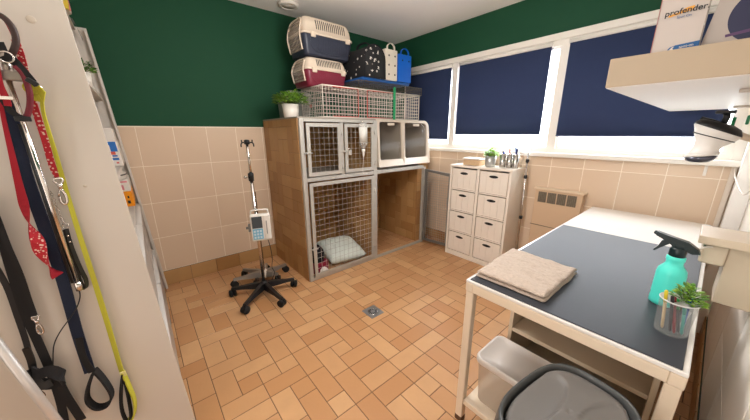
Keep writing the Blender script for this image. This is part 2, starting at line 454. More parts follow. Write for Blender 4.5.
for a in [(1.008,1.690,1.335,KZ-.013),(1.008,1.690,.872,.905),(1.735,2.405,.872,.905),(1.008,1.690,0,.030),(1.735,2.405,0,.022)]: m.box(a[0],a[1],FY0+.001,FY1-.001,a[2],a[3],b)
m.box(1.333,1.365,FY0+.001,FY1-.001,.905,1.335,b)
part(m, 'front_frame', STEEL, k, 'grey steel front frame')
def kdoor(x0, x1, z0, z1, nu, nv, hinge, latchz):
    d = MB(); y0, y1 = FY0-.012, FY0-.001; w = .028
    o = [(x0,z0),(x1,z0),(x1,z1),(x0,z1)]; i = [(x0+w,z0+w),(x1-w,z0+w),(x1-w,z1-w),(x0+w,z1-w)]
    d.ring(o, i, lambda u,v,q: (u,q,v), y0, y1)
    o = part(d, 'door', STEEL, k)
    n = MB().net((x0+w-.004, y1-.004, z0+w-.004), (x1-x0-2*w+.008,0,0), (0,0,z1-z0-2*w+.008), nu, nv, .0014)
    part(n, 'wire_mesh', WIRE, o)
    hx = x0-.008 if hinge < 0 else x1+.008
    for hz in (z0+(z1-z0)*.15, z0+(z1-z0)*.83):
        h = MB().tube([(hx,y0,hz-.02),(hx,y0,hz+.02)], .007, 8).box(min(hx,hx-hinge*.025), max(hx,hx-hinge*.025), y0-.002, y0+.001, hz-.015, hz+.015)
        part(h, 'hinge', STEEL, o)
    lx = x1 if hinge < 0 else x0
    l = MB().box(lx-.03, lx+.03, y0-.006, y0, latchz-.008, latchz+.008, .002).tube([(lx-.022,y0-.008,latchz),(lx+.038,y0-.008,latchz)], .004, 8).tube([(lx-.012,y0-.008,latchz),(lx-.012,y0-.028,latchz-.006)], .004, 8)
    part(l, 'latch', STEEL, o)
    return o
kdoor(1.020, 1.328, .918, 1.326, 7, 9, 1, 1.10)
kdoor(1.370, 1.684, .918, 1.326, 7, 9, 1, 1.10)
kdoor(1.018, 1.684, .036, .862, 14, 17, 1, .30)
# right door, swung out towards the cabinet
hx, hy = 2.424, 2.030; ex, ey = 2.468, 1.715
dv = V((ex-hx, ey-hy, 0)); dn = V((dv.y,-dv.x,0)).normalized(); L = dv.length; dv.normalize()
fn = lambda u,v,q: V((hx,hy,0))+dv*u+dn*q+V((0,0,v))
m = MB(); w = .026
m.ring([(0,.035),(L,.035),(L,.835),(0,.865)], [(w,.035+w),(L-w,.035+w),(L-w,.835-w),(w,.865-w)], fn, -.011, .011)
o = part(m, 'door', mat('dark_steel', (128,126,122), .45, .55, var=.1), k, 'open steel door swung out beside the drawer unit')
n = MB(); 
for i in range(11): n.tube([fn(w+(L-2*w)*(i+.5)/11,.055,0), fn(w+(L-2*w)*(i+.5)/11,.825,0)], .0015, 4, smooth=False)
for i in range(30): n.tube([fn(w-.004,.065+.77*i/29,.002), fn(L-w+.004,.065+.77*i/29,.002)], .0015, 4, smooth=False)
part(n, 'wire_mesh', WIRE, o)
part(MB().box(L-.05,L-.02,-.02,-.011,.50,.58,.002).map(lambda p: fn(p.x,p.z,p.y)), 'latch', STEEL, o)
for z in (.15,.7): part(MB().tube([(hx-.004,hy+.012,z-.03),(hx-.004,hy+.012,z+.03)], .008, 8), 'hinge', STEEL, o)

# ---- moulded double cage over the open compartment
CAGE = mat('cream_moulded_plastic', (204,190,172), .35, var=.03)
c = thing('moulded_cage', 'cream moulded plastic double cage with smoked windows over the open kennel', 'cage', (2.11,2.3,.913))
cx0, cx1, cz0, cz1 = 1.742, 2.475, .934, KZ
cfy = lambda z: 2.040 - .020*max(0, (1.03-z)/.09)**1.5 if z < 1.03 else 2.040 + .02*((z-1.03)/.34)
m = MB()
out_ = rrect(cx0, cx1, cz0, cz1, [.075,.02,.012,.012], 7)
def to_rect(pts, x0, x1, z0, z1, r=.018):
    return rrect(x0, x1, z0, z1, r, 7)
midx = 2.082
# face made of two rings either side of the middle post, plus the side walls
oL = rrect(cx0, midx, cz0, cz1, [.0005,.02,.012,.0005], 7); oR = rrect(midx, cx1, cz0, cz1, [.075,.0005,.0005,.012], 7)
face = lambda u,v,q: (u, cfy(v)+q, v)
m.ring(oL, rrect(1.772, 2.062, .998, 1.350, .02, 7), face, 0, .03)
m.ring(oR, rrect(2.108, 2.438, .998, 1.346, [.05,.02,.02,.02], 7), face, 0, .03)
m.ring(out_, rrect(cx0+.008, cx1-.008, cz0+.008, cz1-.008, [.07,.016,.01,.01], 7), lambda u,v,q: (u, cfy(v)+.03+q, v), 0, .52)
m.box(cx0+.01, cx1-.01, 2.585, 2.60, cz0+.005, cz1-.03)
part(m, 'shell', CAGE, c)
part(MB().box(midx-.008, midx+.008, 2.09, 2.585, cz0+.009, cz1-.009), 'partition', CAGE, c)
SMOKE = glassy('smoked_window', (88,80,72), .16, .12, .25)
def pane(x0, x1, z1r):
    q = MB().prism(rrect(x0, x1, .992, z1r, .02, 6), lambda u,v,w: (u, cfy(v)+.014+w, v), 0, .004)
    o = part(q, 'window', SMOKE, c, 'smoked see-through flap window')
    xm = (x0+x1)/2+.01
    part(MB().box(xm-.045, xm+.045, cfy(z1r)+.002, cfy(z1r)+.013, z1r-.038, z1r-.014, .004), 'clip', CAGE, o)
pane(1.766, 2.068, 1.356); pane(2.102, 2.444, 1.352)
m = MB()
m.loft([[(1.90+.10*math.cos(a)*s, 2.22+.09*math.sin(a)*s, z) for a in [2*PI*i/20 for i in range(20)]] for s,z in [(1,.944),(1.02,.96),(.95,.985),(.8,.985),(.72,.958)]])
solo(m, 'pet_bowl', BLACK, 'black bowl behind the left smoked window of the cream cage', 'bowl')
m = MB().box(1.99-.13,1.99+.06,2.36,2.52,.944,.975,.012); solo(m, 'folded_blanket', mat('black_fabric', (24,24,28), .9), 'dark folded blanket behind the black bowl in the cream cage', 'blanket')
m = MB().loft([[(2.26+.13*math.cos(a)*s, 2.30+.1*math.sin(a)*s, z) for a in [2*PI*i/20 for i in range(20)]] for s,z in [(1,.944),(1.03,.955),(.9,.965),(.3,.962)]])
solo(m, 'cushion', mat('grey_fabric', (88,84,80), .9), 'flat grey cushion behind the right smoked window of the cream cage', 'cushion')

# ---- white wire rack on the tiled end wall
m = MB()
for y in (2.30, 2.16):
    m.tube(spline([(2.515,y,.935),(2.515,y,1.03),(2.545,y,1.065),(2.60,y,1.04),(2.61,y,.96),(2.605,y,.935)], 5), .004, 6)
for q in [(2.515,.985),(2.605,.985),(2.55,1.064)]: m.tube([(q[0],2.16,q[1]),(q[0],2.30,q[1])], .003, 6)
m.map(lambda p: V((p.x-.006,p.y,p.z-.0008)))
solo(m, 'wire_rack', mat('white_coated_wire', (232,226,216), .4), 'small white wire rack on the tiled end wall beside the cream cage', 'rack')

# ---- bedding in the lower kennel
m = MB(); nx, ny = 26, 20; R = []
for side in (1, -1):
    rows = []
    for j in range(ny+1):
        for i in range(nx+1):
            u, v = i/nx*2-1, j/ny*2-1
            e = max(0, (1-abs(u)**3.2)*(1-abs(v)**3.2))**.42
            p = V((1.465+u*.19+v*.02, 2.315+v*.19-u*.03, .065+side*.068*e+.035*v+(.012*noise.noise(V((u*4,v*4,side)))*e)))
            rows.append(p)
    f = [[j*(nx+1)+i, j*(nx+1)+i+1, (j+1)*(nx+1)+i+1, (j+1)*(nx+1)+i] for j in range(ny) for i in range(nx)]
    m.add(rows, f, 0, 0, True)
zmin = min(p[2] for p in m.v); m.map(lambda p: V((p.x,p.y,p.z-zmin+.002)))
solo(m, 'pillow', mat('mint_white_cloth', (226,234,226), .9, var=.05, vscale=25, bump=.3, bscale=60), 'pale mint pillow lying in the lower kennel behind the mesh door', 'pillow')
m = MB()
def lump(mm, c, sx, sy, h, amp, seed, mi=0):
    rings = []
    for z, s in [(0,.94),(.18,1),(.4,.98),(.62,.86),(.8,.66),(.93,.38),(1,.05)]:
        rings.append([(c[0]+sx*s*math.cos(a)*(1+amp*noise.noise(V((math.cos(a)*1.6,math.sin(a)*1.6,z*2+seed)))), c[1]+sy*s*math.sin(a)*(1+amp*noise.noise(V((math.cos(a)*1.6+9,math.sin(a)*1.6,z*2+seed)))), c[2]+h*z*(1+amp*.3*noise.noise(V((math.cos(a)*2,math.sin(a)*2,seed))))) for a in [2*PI*i/28 for i in range(28)]])
    mm.loft(rings, mi)
lump(m, (1.125,2.19,.1035), .066, .052, .16, .3, 3)
solo(m, 'blanket', mat('black_fleece', (30,28,34), .95, bump=.3, bscale=80), 'black fleece blanket bundled on the maroon cushion in the lower kennel', 'blanket')
m = MB().loft([[(1.14+(.085*s)*math.cos(a), 2.185+(.066*s)*math.sin(a), z) for a in [2*PI*i/28 for i in range(28)]] for s,z in [(1,.003),(1.05,.03),(1.03,.08),(.92,.098),(.6,.1),(.1,.1)]])
solo(m, 'pet_cushion', mat('maroon_fabric', (128,28,52), .9, bump=.2), 'maroon padded pet cushion beneath the black blanket in the lower kennel', 'cushion')
m = MB(); lump(m, (1.135,2.0935,.002), .042, .0125, .075, .25, 8)
solo(m, 'crumpled_tissue', mat('white_paper', (236,230,222), .8), 'crumpled white paper behind the lower mesh door near the frame', 'paper')

# ---- drip bottle hanging on the upper right kennel door
t = thing('drip_bottle', 'clear plastic drip bottle hanging on the upper kennel door', 'drip bottle', (1.52,2.01,1.1))
BOT = glassy('clear_plastic', (222,220,214), .30, .15, .25)
bx, by = 1.530, 1.988
part(MB().lathe([(.0,.22),(.030,.215),(.036,.20),(.036,.05),(.034,.035),(.018,.012),(.014,.0)], (bx,by,1.115), seg=24), 'bottle', BOT, t)
part(MB().lathe([(.0365,0),(.0365,.125)], (bx,by,1.172), seg=24), 'bottle_label', mat('printed_paper', (206,204,196), .6, var=.15, vscale=60), t)
part(MB().lathe([(.0,.002),(.016,.0),(.016,-.022),(.010,-.028),(.009,-.05),(.004,-.07),(0,-.072)], (bx,by,1.116), seg=20), 'drip_chamber', mat('white_cap', (230,226,218), .4), t)
part(MB().tube([(bx,by,1.335),(bx-.002,by+.012,1.352),(bx,by+.045,1.350)], .002, 6), 'hanger', CHROME, t)
part(MB().tube(spline([(bx,by,1.045),(bx-.004,by+.006,.96),(bx+.004,by+.012,.90),(bx+.055,by+.016,.895)], 6), .0016, 6), 'tube', mat('clear_tube', (226,222,214), .3), t)
t = thing('padlock', 'small silver padlock on the upper right kennel door', 'padlock', (1.40,2.024,1.09))
part(MB().box(1.392,1.428,2.0175,2.0295,1.068,1.108,.003), 'lock_body', WIRE, t)
part(MB().tube(spline([(1.400,2.0235,1.107),(1.400,2.0235,1.120),(1.41,2.0235,1.127),(1.42,2.0235,1.120),(1.42,2.0235,1.107)], 4), .003, 6), 'shackle', CHROME, t)

# ================================================================ on top of the kennels
def pot_plant(name, label, base, r0, r1, h, fr, fh, n, leaf, pm, seed, lm=LEAF, group=None):
    t = thing(name, label, 'potted plant', base, group)
    part(MB().lathe([(r0*.9,0),(r0,.004),(r1,h),(r1*.9,h),(r1*.86,h*.88),(0,h*.88)], base, seg=28), 'pot', pm, t)
    part(foliage(V(base)+V((0,0,h*.85)), fr, fh, n, leaf, .5, seed), 'foliage', [lm, STEM], t)
    return t
pot_plant('potted_plant', 'bushy green plant in a white pot at the kennel block front corner', (1.03,2.30,KZ), .056, .068, .105, .120, .115, 480, .036, POT, 2)

# grey tub at the back
m = MB(); rings = []
for s, z in [(.9,0),(.94,.02),(1,.19),(1.06,.195),(1.06,.215),(1.0,.225),(.6,.245)]:
    rings.append([(1.20+x*s, 2.60+y*s, KZ+z) for x,y in rrect(-.115,.115,-.13,.13,.04,5)])
t = thing('storage_tub', 'grey lidded plastic tub behind the wire crate and plant', 'tub', (1.20,2.60,KZ))
part(MB().loft(rings[:3]), 'body', mat('grey_clear_plastic', (128,128,120), .35), t)
part(MB().loft(rings[3:]), 'lid', mat('pale_grey_plastic', (160,158,150), .35), t)

# ---- white wire crate
CW = mat('white_crate_wire', (206,196,184), .4, .2)
def crate(name, label, x0, x1, y0, y1, z0, z1, pitch, m, r=.0018, red=False):
    t = thing(name, label, 'crate', ((x0+x1)/2,(y0+y1)/2,z0))
    nx, ny, nz = round((x1-x0)/pitch)+1, round((y1-y0)/pitch)+1, round((z1-z0)/pitch)+1
    part(MB().net((x0,y0,z0+r),(x1-x0,0,0),(0,0,z1-z0-2*r),nx,nz,r), 'front_panel', m, t)
    part(MB().net((x0,y1,z0+r),(x1-x0,0,0),(0,0,z1-z0-2*r),nx//2,nz//2+1,r*.7), 'rear_panel', m, t)
    for x in (x0, x1): part(MB().net((x,y0,z0+r),(0,y1-y0,0),(0,0,z1-z0-2*r),ny,nz,r*.8), 'end_panel', m, t)
    part(MB().net((x0,y0,z1-r),(x1-x0,0,0),(0,y1-y0,0),nx//2,ny//2+1,r*.7), 'top_panel', m, t)
    f = MB(); q = r*2.4
    for x in (x0,x1):
        for y in (y0,y1): f.tube([(x,y,z0+q),(x,y,z1-q)], q, 6)
    for y in (y0,y1):
        for z in (z0+q,z1-q): f.tube([(x0,y,z),(x1,y,z)], q, 6)
    for x in (x0,x1):
        for z in (z0+q,z1-q): f.tube([(x,y0,z),(x,y1,z)], q, 6)
    part(f, 'frame', m, t)
    return t
GY0, GY1, GZ0, GZ1 = 2.09, 2.45, KZ, 1.622
t = crate('wire_crate', 'long white wire pet crate with a red edged door on the kennel top', 1.21, 2.34, GY0, GY1, GZ0, GZ1, .030, CW, .0022)
RED = mat('red_coated_wire', (190,60,46), .4)
d = MB()
for a, b in [(1.30,1.555),(1.655,1.98)]:
    zz = (1.385,1.610)
    for x in ((b,) if a == 1.30 else (a,)): d.tube([(x,GY0-.006,zz[0]),(x,GY0-.006,zz[1])], .0035, 6)
    for z in zz: d.tube([(a,GY0-.006,z),(b,GY0-.006,z)], .0028, 6)
part(d, 'door_edge', RED, t, 'red door edging')
part(MB().box(1.215,1.220,2.30,2.325,1.46,1.485,.001), 'red_tag', RED, t)
m = MB().box(1.965,1.995,2.075,2.080,1.374,1.665,.002); solo(m, 'strap', mat('green_strap', (24,140,84), .7), 'green strap over the front of the white wire crate', 'strap')

# a darker flat crate on top of it, under the bags
DW = mat('dark_crate_wire', (96,88,78), .45, .4)
t = crate('wire_crate', 'flat dark wire crate under the blue tray and the bags', 1.60, 2.42, 2.13, 2.44, GZ1+.001, 1.70, .026, DW, .0015)
BLUE = mat('blue_plastic', (10,92,190), .35, var=.03)
BTR = mat('blue_tray_plastic', (28,84,150), .3)
m = MB(); 
rings = [[(1.93+x*s, 2.27+y*s, z) for x,y in rrect(-.30,.29,-.16,.2,.02,4)] for s,z in [(.98,1.701),(1,1.706),(1.02,1.722),(1.0,1.722),(.97,1.709)]]
solo(m.loft(rings), 'plastic_tray', BTR, 'shallow blue plastic tray on the dark wire crate beneath the bags', 'tray')

# ---- plastic pet carriers
BEIGE = mat('beige_carrier_plastic', (206,190,170), .4, var=.03)
def carrier(label, col, x0, x1, y0, y1, z0, zs, z1):
    """door end faces -x; long side faces the room"""
    t = thing('pet_carrier', label, 'pet carrier', ((x0+x1)/2,(y0+y1)/2,z0))
    cx, cy = (x0+x1)/2, (y0+y1)/2; hx, hy = (x1-x0)/2, (y1-y0)/2
    def rg(s, t_, z, r=.035): return [(cx+x, cy+y, z) for x,y in rrect(-hx*s,hx*s,-hy*t_,hy*t_,r,5)]
    H1 = zs-z0; H2 = z1-zs
    part(MB().loft([rg(.86,.84,z0), rg(.88,.87,z0+.012), rg(.965,.965,zs-.012), rg(.965,.965,zs)]), 'bottom_shell', col, t)
    top = MB().loft([rg(1,1,zs), rg(1,1,zs+.014), rg(.955,.95,zs+.018), rg(.93,.90,zs+H2*.55), rg(.86,.80,zs+H2*.88), rg(.80,.70,z1-.004), rg(.76,.64,z1)])
    o = part(top, 'top_shell', BEIGE, t)
    # vent slots on the long side, following the slope
    sl = MB(); n = 15
    for i in range(n):
        x = cx-hx*.46+hx*1.1*i/(n-1)
        za, zb = zs+H2*.30, zs+H2*.80
        def sy(z):
            f = (z-zs)/H2
            return cy-hy*(.95-(.05)*(f/.55) if f < .55 else .90-.10*(f-.55)/.33)
        sl.tube([(x,sy(za)+.001,za),(x,sy((za+zb)/2)+.001,(za+zb)/2),(x,sy(zb)+.001,zb)], .0045, 6)
    part(sl, 'vent_slots', mat('slot_dark', (34,32,32), .7), o)
    # ribs moulded in the lower shell
    rb = MB()
    yb0 = lambda z: cy-hy*(.87+.095*(z-z0-.012)/(H1-.024))
    arc = [(cx-hx*.72,zs-.02),(cx-hx*.66,z0+H1*.45),(cx-hx*.5,z0+H1*.24),(cx,z0+H1*.17),(cx+hx*.5,z0+H1*.2),(cx+hx*.8,z0+H1*.3)]
    rb.tube(spline([(x,yb0(z)+.001,z) for x,z in arc], 6), .004, 6)
    for i in range(14):
        x = cx-hx*.45+hx*1.2*i/13; za, zb = z0+H1*.28, zs-.025
        rb.tube([(x,yb0(za)+.0015,za),(x,yb0(zb)+.0015,zb)], .0028, 5)
    part(rb, 'ribs', col, t)
    for x in (cx-hx*.62, cx+hx*.74):
        part(MB().box(x-.02,x+.02,cy-hy*1.0-.008,cy-hy*.96,zs-.022,zs+.018,.004), 'side_latch', BEIGE, t)
    # grille door at the -x end
    dz0, dz1 = z0+.035, z1-.03
    ex = lambda z: cx-hx*((.88+.085*(z-z0)/H1) if z < zs else (.955-.03*(z-zs)/(H2*.55)))-.006
    dd = MB(); ny = 9
    for i in range(ny):
        y = cy-hy*.6+hy*1.2*i/(ny-1); zt = dz1-.03*abs(i/(ny-1)*2-1)**3
        dd.tube([(ex(dz0),y,dz0),(ex(zs)-.006,y,zs),(ex(zt)+.006,y,zt)], .0035, 6)
    for j in range(7):
        z = dz0+(dz1-dz0)*(j+.3)/7
        dd.tube([(ex(z)-.003,cy-hy*.62,z),(ex(z)-.003,cy+hy*.62,z)], .003, 6)
    part(dd, 'grille_door', mat('beige_grille', (150,138,124), .4), t)
    fr = MB()
    fr.tube(spline([(ex(dz0),cy-hy*.66,dz0),(ex(zs)-.006,cy-hy*.70,zs),(ex(dz1)+.008,cy-hy*.6,dz1),(ex(dz1)+.012,cy,dz1+.012),(ex(dz1)+.008,cy+hy*.6,dz1),(ex(zs)-.006,cy+hy*.70,zs),(ex(dz0),cy+hy*.66,dz0)],5), .007, 8)
    part(fr, 'door_frame', BEIGE, t)
    part(MB().box(cx-hx*.7,cx+hx*.7,cy-.02,cy+.02,z1,z1+.006,.003), 'carry_handle', BEIGE, t)
MAROON = mat('maroon_plastic', (112,28,48), .4, var=.05); NAVY = mat('dark_navy_plastic', (44,48,62), .4, var=.05)
carrier('beige and maroon pet carrier, the lower of the two stacked carriers', MAROON, 1.135, 1.535, 2.195, 2.49, GZ1+.001, 1.742, 1.842)
carrier('beige and dark navy pet carrier, the upper of the two stacked carriers', NAVY, 1.125, 1.60, 2.195, 2.51, 1.850, 1.994, 2.128)

# ---- soft black carrier bag with white print
t = thing('pet_bag', 'black soft pet bag with white paw print pattern between carriers and white organiser', 'bag', (1.75,2.35,1.7225))
PAW = patterned('black_print_cloth', (20,19,21), (205,196,186), 17, .16)
def arch(cx, hw, z0, h): return [(cx-hw,z0),(cx-hw*.98,z0+h*.45)]+[(cx+hw*math.cos(a)*.98, z0+h*.55+h*.45*math.sin(a)) for a in [PI*(1-i/12) for i in range(13)]]+[(cx+hw*.98,z0+h*.45),(cx+hw,z0)]
rings = []
for yy, s in [(2.085,.93),(2.10,1),(2.2,1.0),(2.32,.97),(2.42,1),(2.435,.9)]:
    rings.append([(x-(yy-2.085)*.12, yy, z) for x,z in arch(1.762, .117*s, 1.7228, .265*s)])
part(MB().loft(rings), 'body', PAW, t)
e = MB()
for yy in (2.098, 2.42):
    part(MB().tube([(x-(yy-2.085)*.12, yy, z) for x,z in arch(1.762,.119,1.724,.267)], .006, 6), 'piping', mat('black_fabric', (24,24,28), .9), t)
h = MB().ribbon(spline([(1.745,2.16,1.985),(1.742,2.18,2.015),(1.735,2.24,2.025),(1.73,2.30,2.015),(1.728,2.32,1.985)],5), .03, .004, (1,.4,0))
part(h, 'handle', mat('black_fabric', (24,24,28), .9), t)
pw = MB(); rp_ = random.Random(4)
for (x, z, s) in [(1.70,1.875,1),(1.745,1.865,1.2),(1.66,1.83,.8),(1.785,1.81,.9),(1.715,1.78,1),(1.70,1.95,.8),(1.775,1.93,.8),(1.65,1.93,.6)]:
    for q in range(4):
        a = rp_.uniform(0, 2*PI); L = .010*s; c, n = math.cos(a)*L, math.sin(a)*L; ox, oz = rp_.uniform(-.008,.008), rp_.uniform(-.008,.008)
        pw.tube([(x+ox-c,2.0843,z+oz-n),(x+ox+c,2.0843,z+oz+n)], [.0022*s,.0034*s], 6)
part(pw, 'white_print', mat('print_white', (214,206,196), .7), t)

# ---- handled organisers
def organiser(label, m, x0, x1, y0, y1, z0, z1, rows):
    t = thing('handled_organiser', label, 'storage box', ((x0+x1)/2,(y0+y1)/2,z0))
    part(MB().box(x0,x1,y0,y1,z0,z1,.006), 'body', m, t)
    hh = MB(); xm = (x0+x1)/2; a = (x1-x0)*.3
    hh.ribbon(spline([(xm-a,y0+.012,z1-.004),(xm-a*.9,y0+.012,z1+.03),(xm-a*.3,y0+.012,z1+.05),(xm+a*.3,y0+.012,z1+.05),(xm+a*.9,y0+.012,z1+.03),(xm+a,y0+.012,z1-.004)],5), .016, .006, (0,1,0))
    part(hh, 'handle', m, t)
    ho = MB()
    for r_ in rows:
        for fx in (.28,.78): part(MB().lathe([(.0085,0),(.0085,.0012),(0,.0012)], (x0+(x1-x0)*fx, y0-.0005, z0+(z1-z0)*r_), (0,-1,0), 12), 'hole', mat('slot_dark', (34,32,32), .7), t)
organiser('white plastic organiser box with handle and holes beside the black pet bag', mat('cream_plastic', (214,204,188), .4), 1.885, 2.035, 2.10, 2.40, 1.7228, 1.985, (.2,.5,.8))
organiser('bright blue plastic organiser box with handle beside the white one', BLUE, 2.045, 2.215, 2.09, 2.38, 1.7228, 1.965, (.78,))

# ================================================================ blinds
def blind(label, y0, y1, z0):
    t = thing('roller_blind', label, 'blind', (XW-.02,(y0+y1)/2,z0), 'navy roller blinds at the windows')
    bx = XW-.012
    m = MB(); n = 24; rows = []
    for x_ in (0, .0012):
        for i in range(n+1):
            y = y0+(y1-y0)*i/n
            for z in (z0, z0+.25, 1.90): rows.append((bx+x_+.0012*math.sin(i*.8)*(1.9-z), y, z))
    q = (n+1)*3
    f = []
    for s in range(2):
        for i in range(n):
            for j in range(2):
                a = s*q+i*3+j; f.append([a, a+1, a+4, a+3])
    for i in range(n):
        f.append([i*3, i*3+3, q+i*3+3, q+i*3]); f.append([i*3+2, i*3+5, q+i*3+5, q+i*3+2])
    m.add(rows, f, 0, 0, True)
    part(m, 'fabric', BLIND, t)
    part(MB().tube([(bx,y0,z0-.004),(bx,y1,z0-.004)], .006, 8), 'bottom_bar', mat('navy_bar', (58,66,104), .5), t)
    part(MB().tube([(bx,y0-.004,1.912),(bx,y1+.004,1.912)], .014, 12), 'roller', FRAME, t)
    for y in (y0-.008, y1+.004): part(MB().box(bx-.014,bx+.012,y,y+.004,1.895,1.93,.001), 'bracket', FRAME, t)
blind('navy roller blind on the narrow window behind the blue organiser', 1.938, 2.59, 1.186)
blind('navy roller blind on the middle window above the white drawer unit', 1.002, 1.842, 1.238)
blind('navy roller blind on the window behind the white wall shelf', .008, .878, 1.226)

# ================================================================ drawer unit
CX0, CX1, CY0, CY1, CZ = 2.392, 2.655, 1.072, 1.686, .946
CARC = mat('white_cabinet', (240,229,215), .4, var=.02)
t = thing('drawer_unit', 'white unit of eight plank fronted drawers under the middle window', 'drawer unit', ((CX0+CX1)/2,(CY0+CY1)/2,0))
m = MB()
m.box(CX0,CX1,CY0,CY0+.022,.0,CZ-.022,.002).box(CX0,CX1,CY1-.022,CY1,.0,CZ-.022,.002).box(CX0-.003,CX1,CY0-.002,CY1+.002,CZ-.022,CZ,.003)
ym = (CY0+CY1)/2
m.box(CX0,CX1,ym-.013,ym+.013,.045,CZ-.022,.002).box(CX0+.004,CX1,CY0+.022,CY1-.022,0,.05,.002).box(CX1-.01,CX1,CY0+.022,CY1-.022,.05,CZ-.022)
zs = [.052+(CZ-.022-.052)*i/4 for i in range(5)]
for z in zs[1:4]: m.box(CX0+.003,CX1-.01,CY0+.022,CY1-.022,z-.006,z+.006,.001)
part(m, 'carcass', CARC, t)
HOLE = mat('handle_hole', (28,24,22), .6)
for i in range(4):
    for a, b in [(CY0+.022,ym-.013),(ym+.013,CY1-.022)]:
        z0, z1 = zs[i]+.008, zs[i+1]-.014
        d = MB(); n = 4; x0 = CX0+.004
        for q in range(n):
            ya, yb = a+.006+(b-a-.012)*q/n, a+.006+(b-a-.012)*(q+1)/n
            d.box(x0, x0+.012, ya+.0003, yb-.0003, z0, z1, .0008, seg=1)
        d.box(x0+.011, CX1-.03, a+.008, b-.008, z0, z1-.01)
        o = part(d, 'drawer', CARC, t)
        yc, zc = (a+b)/2, z1-.042
        h = MB().prism([(yc+.042*math.cos(u), zc+.0125*math.sin(u)) for u in [2*PI*w_/20 for w_ in range(20)]], lambda u,v,w: (x0-.0012+w,u,v), 0, .002)
        part(h, 'handle_hole', HOLE, o, 'dark oval hand hole')
# things on it
TOPZ = CZ
t = thing('lidded_box', 'small beige box with a white lid on the drawer unit', 'box', (2.50,1.50,TOPZ))
part(MB().box(2.445,2.555,1.412,1.582,TOPZ,TOPZ+.052,.008), 'body', mat('kraft_beige', (206,172,134), .6), t)
part(MB().box(2.441,2.559,1.408,1.586,TOPZ+.0525,TOPZ+.068,.006), 'lid', mat('white_lid', (236,228,218), .35), t)
part(MB().box(2.47,2.53,1.586,1.61,TOPZ+.05,TOPZ+.06,.004), 'tab', mat('white_lid', (236,228,218), .35), t)
pot_plant('potted_plant', 'bright green clipped plant in a grey metal pot on the drawer unit', (2.49,1.325,TOPZ), .044, .052, .095, .056, .085, 420, .018, mat('zinc_pot', (190,190,188), .35, .7), 6, mat('bright_leaf', (110,176,40), .5, var=.3, vscale=40, tone=(170,214,70)))
CUP = mat('mirror_steel', (186,182,176), .18, .9, var=.1, vscale=20)
labels = ['metal pen cup nearest the plant on the drawer unit', 'middle metal pen cup on the drawer unit', 'metal pen cup at the right corner of the drawer unit']
PENS = [mat('pen_blue', (40,86,190), .35), mat('pen_red', (196,46,44), .35), mat('pen_navy', (36,48,100), .35), mat('pen_pale_blue', (150,186,226), .35), mat('pen_white', (230,228,224), .35), mat('pen_black', (30,30,32), .4)]
def pen(name, label, cat, p0, p1, r, m, capm, group=None):
    p0, p1 = V(p0), V(p1); d_ = (p1-p0)
    t = thing(name, label, cat, tuple(p0), group)
    part(MB().tube([p0, p0+d_*.06, p0+d_*.7], [r*.35, r, r], 8), 'barrel', m, t)
    part(MB().tube([p0+d_*.7, p0+d_*.98, p1], [r*1.12, r*1.12, r*.8], 8), 'cap', capm, t)
cups = [(2.515,1.222),(2.525,1.165),(2.515,1.108)]
for i, (x, y) in enumerate(cups):
    t = thing('pen_cup', labels[i], 'cup', (x,y,TOPZ), 'metal cups on the drawer unit')
    part(MB().lathe([(.026,0),(.027,.003),(.027,.118),(.025,.118),(.025,.006),(0,.006)], (x,y,TOPZ), seg=24), 'body', CUP, t)
    part(MB().lathe([(.0275,.114),(.0285,.117),(.0275,.120),(.0255,.117)], (x,y,TOPZ), seg=24), 'rim', CHROME, t)
pk = [(0,0,-.006,0,'blue pen with its tip up in the metal cup nearest the plant'),(0,2,.008,1,'navy pen in the metal cup nearest the plant'),(1,1,.004,2,'red pen standing in the middle metal cup'),(1,4,-.008,0,'white pen in the middle metal cup'),
      (2,3,.0,1,'pale blue marker in the right corner metal cup'),(2,0,-.01,1,'blue marker in the right corner metal cup'),(2,1,.008,2,'red topped marker in the right corner metal cup')]
for ci, mi_, o_, v_, lb in pk:
    x, y = cups[ci]
    pen('pen', lb, 'pen', (x+o_*.6, y-o_, TOPZ+.008), (x+o_*1.5, y+o_*1.3+.004*v_, TOPZ+.135+.012*v_+(.02 if ci == 2 else 0)), .0045 if ci < 2 else .006, PENS[mi_], PENS[(mi_+2) % 5 if ci == 2 else mi_], 'pens in the metal cups')
# chrome pole leaning behind the drawer unit
t = thing('chrome_pole', 'thin chrome pole with black clamps between the drawer unit and the convector', 'pole', (2.60,1.035,0))
p0, p1 = V((2.600,1.030,.0)), V((2.606,1.050,1.135))
P_ = lambda z: p0+(p1-p0)*(z/1.135)
part(MB().tube([P_(0),P_(1.135)], .007, 10), 'tube', CHROME, t)
for z in (1.01,.87,.50): part(MB().obox(P_(z), (.026,.026,.030), (0,0,.2), .004), 'clamp', BLACK, t)
part(MB().tube([P_(0)+V((0,0,0)),P_(.025)], .011, 10), 'foot', RUBBER, t)

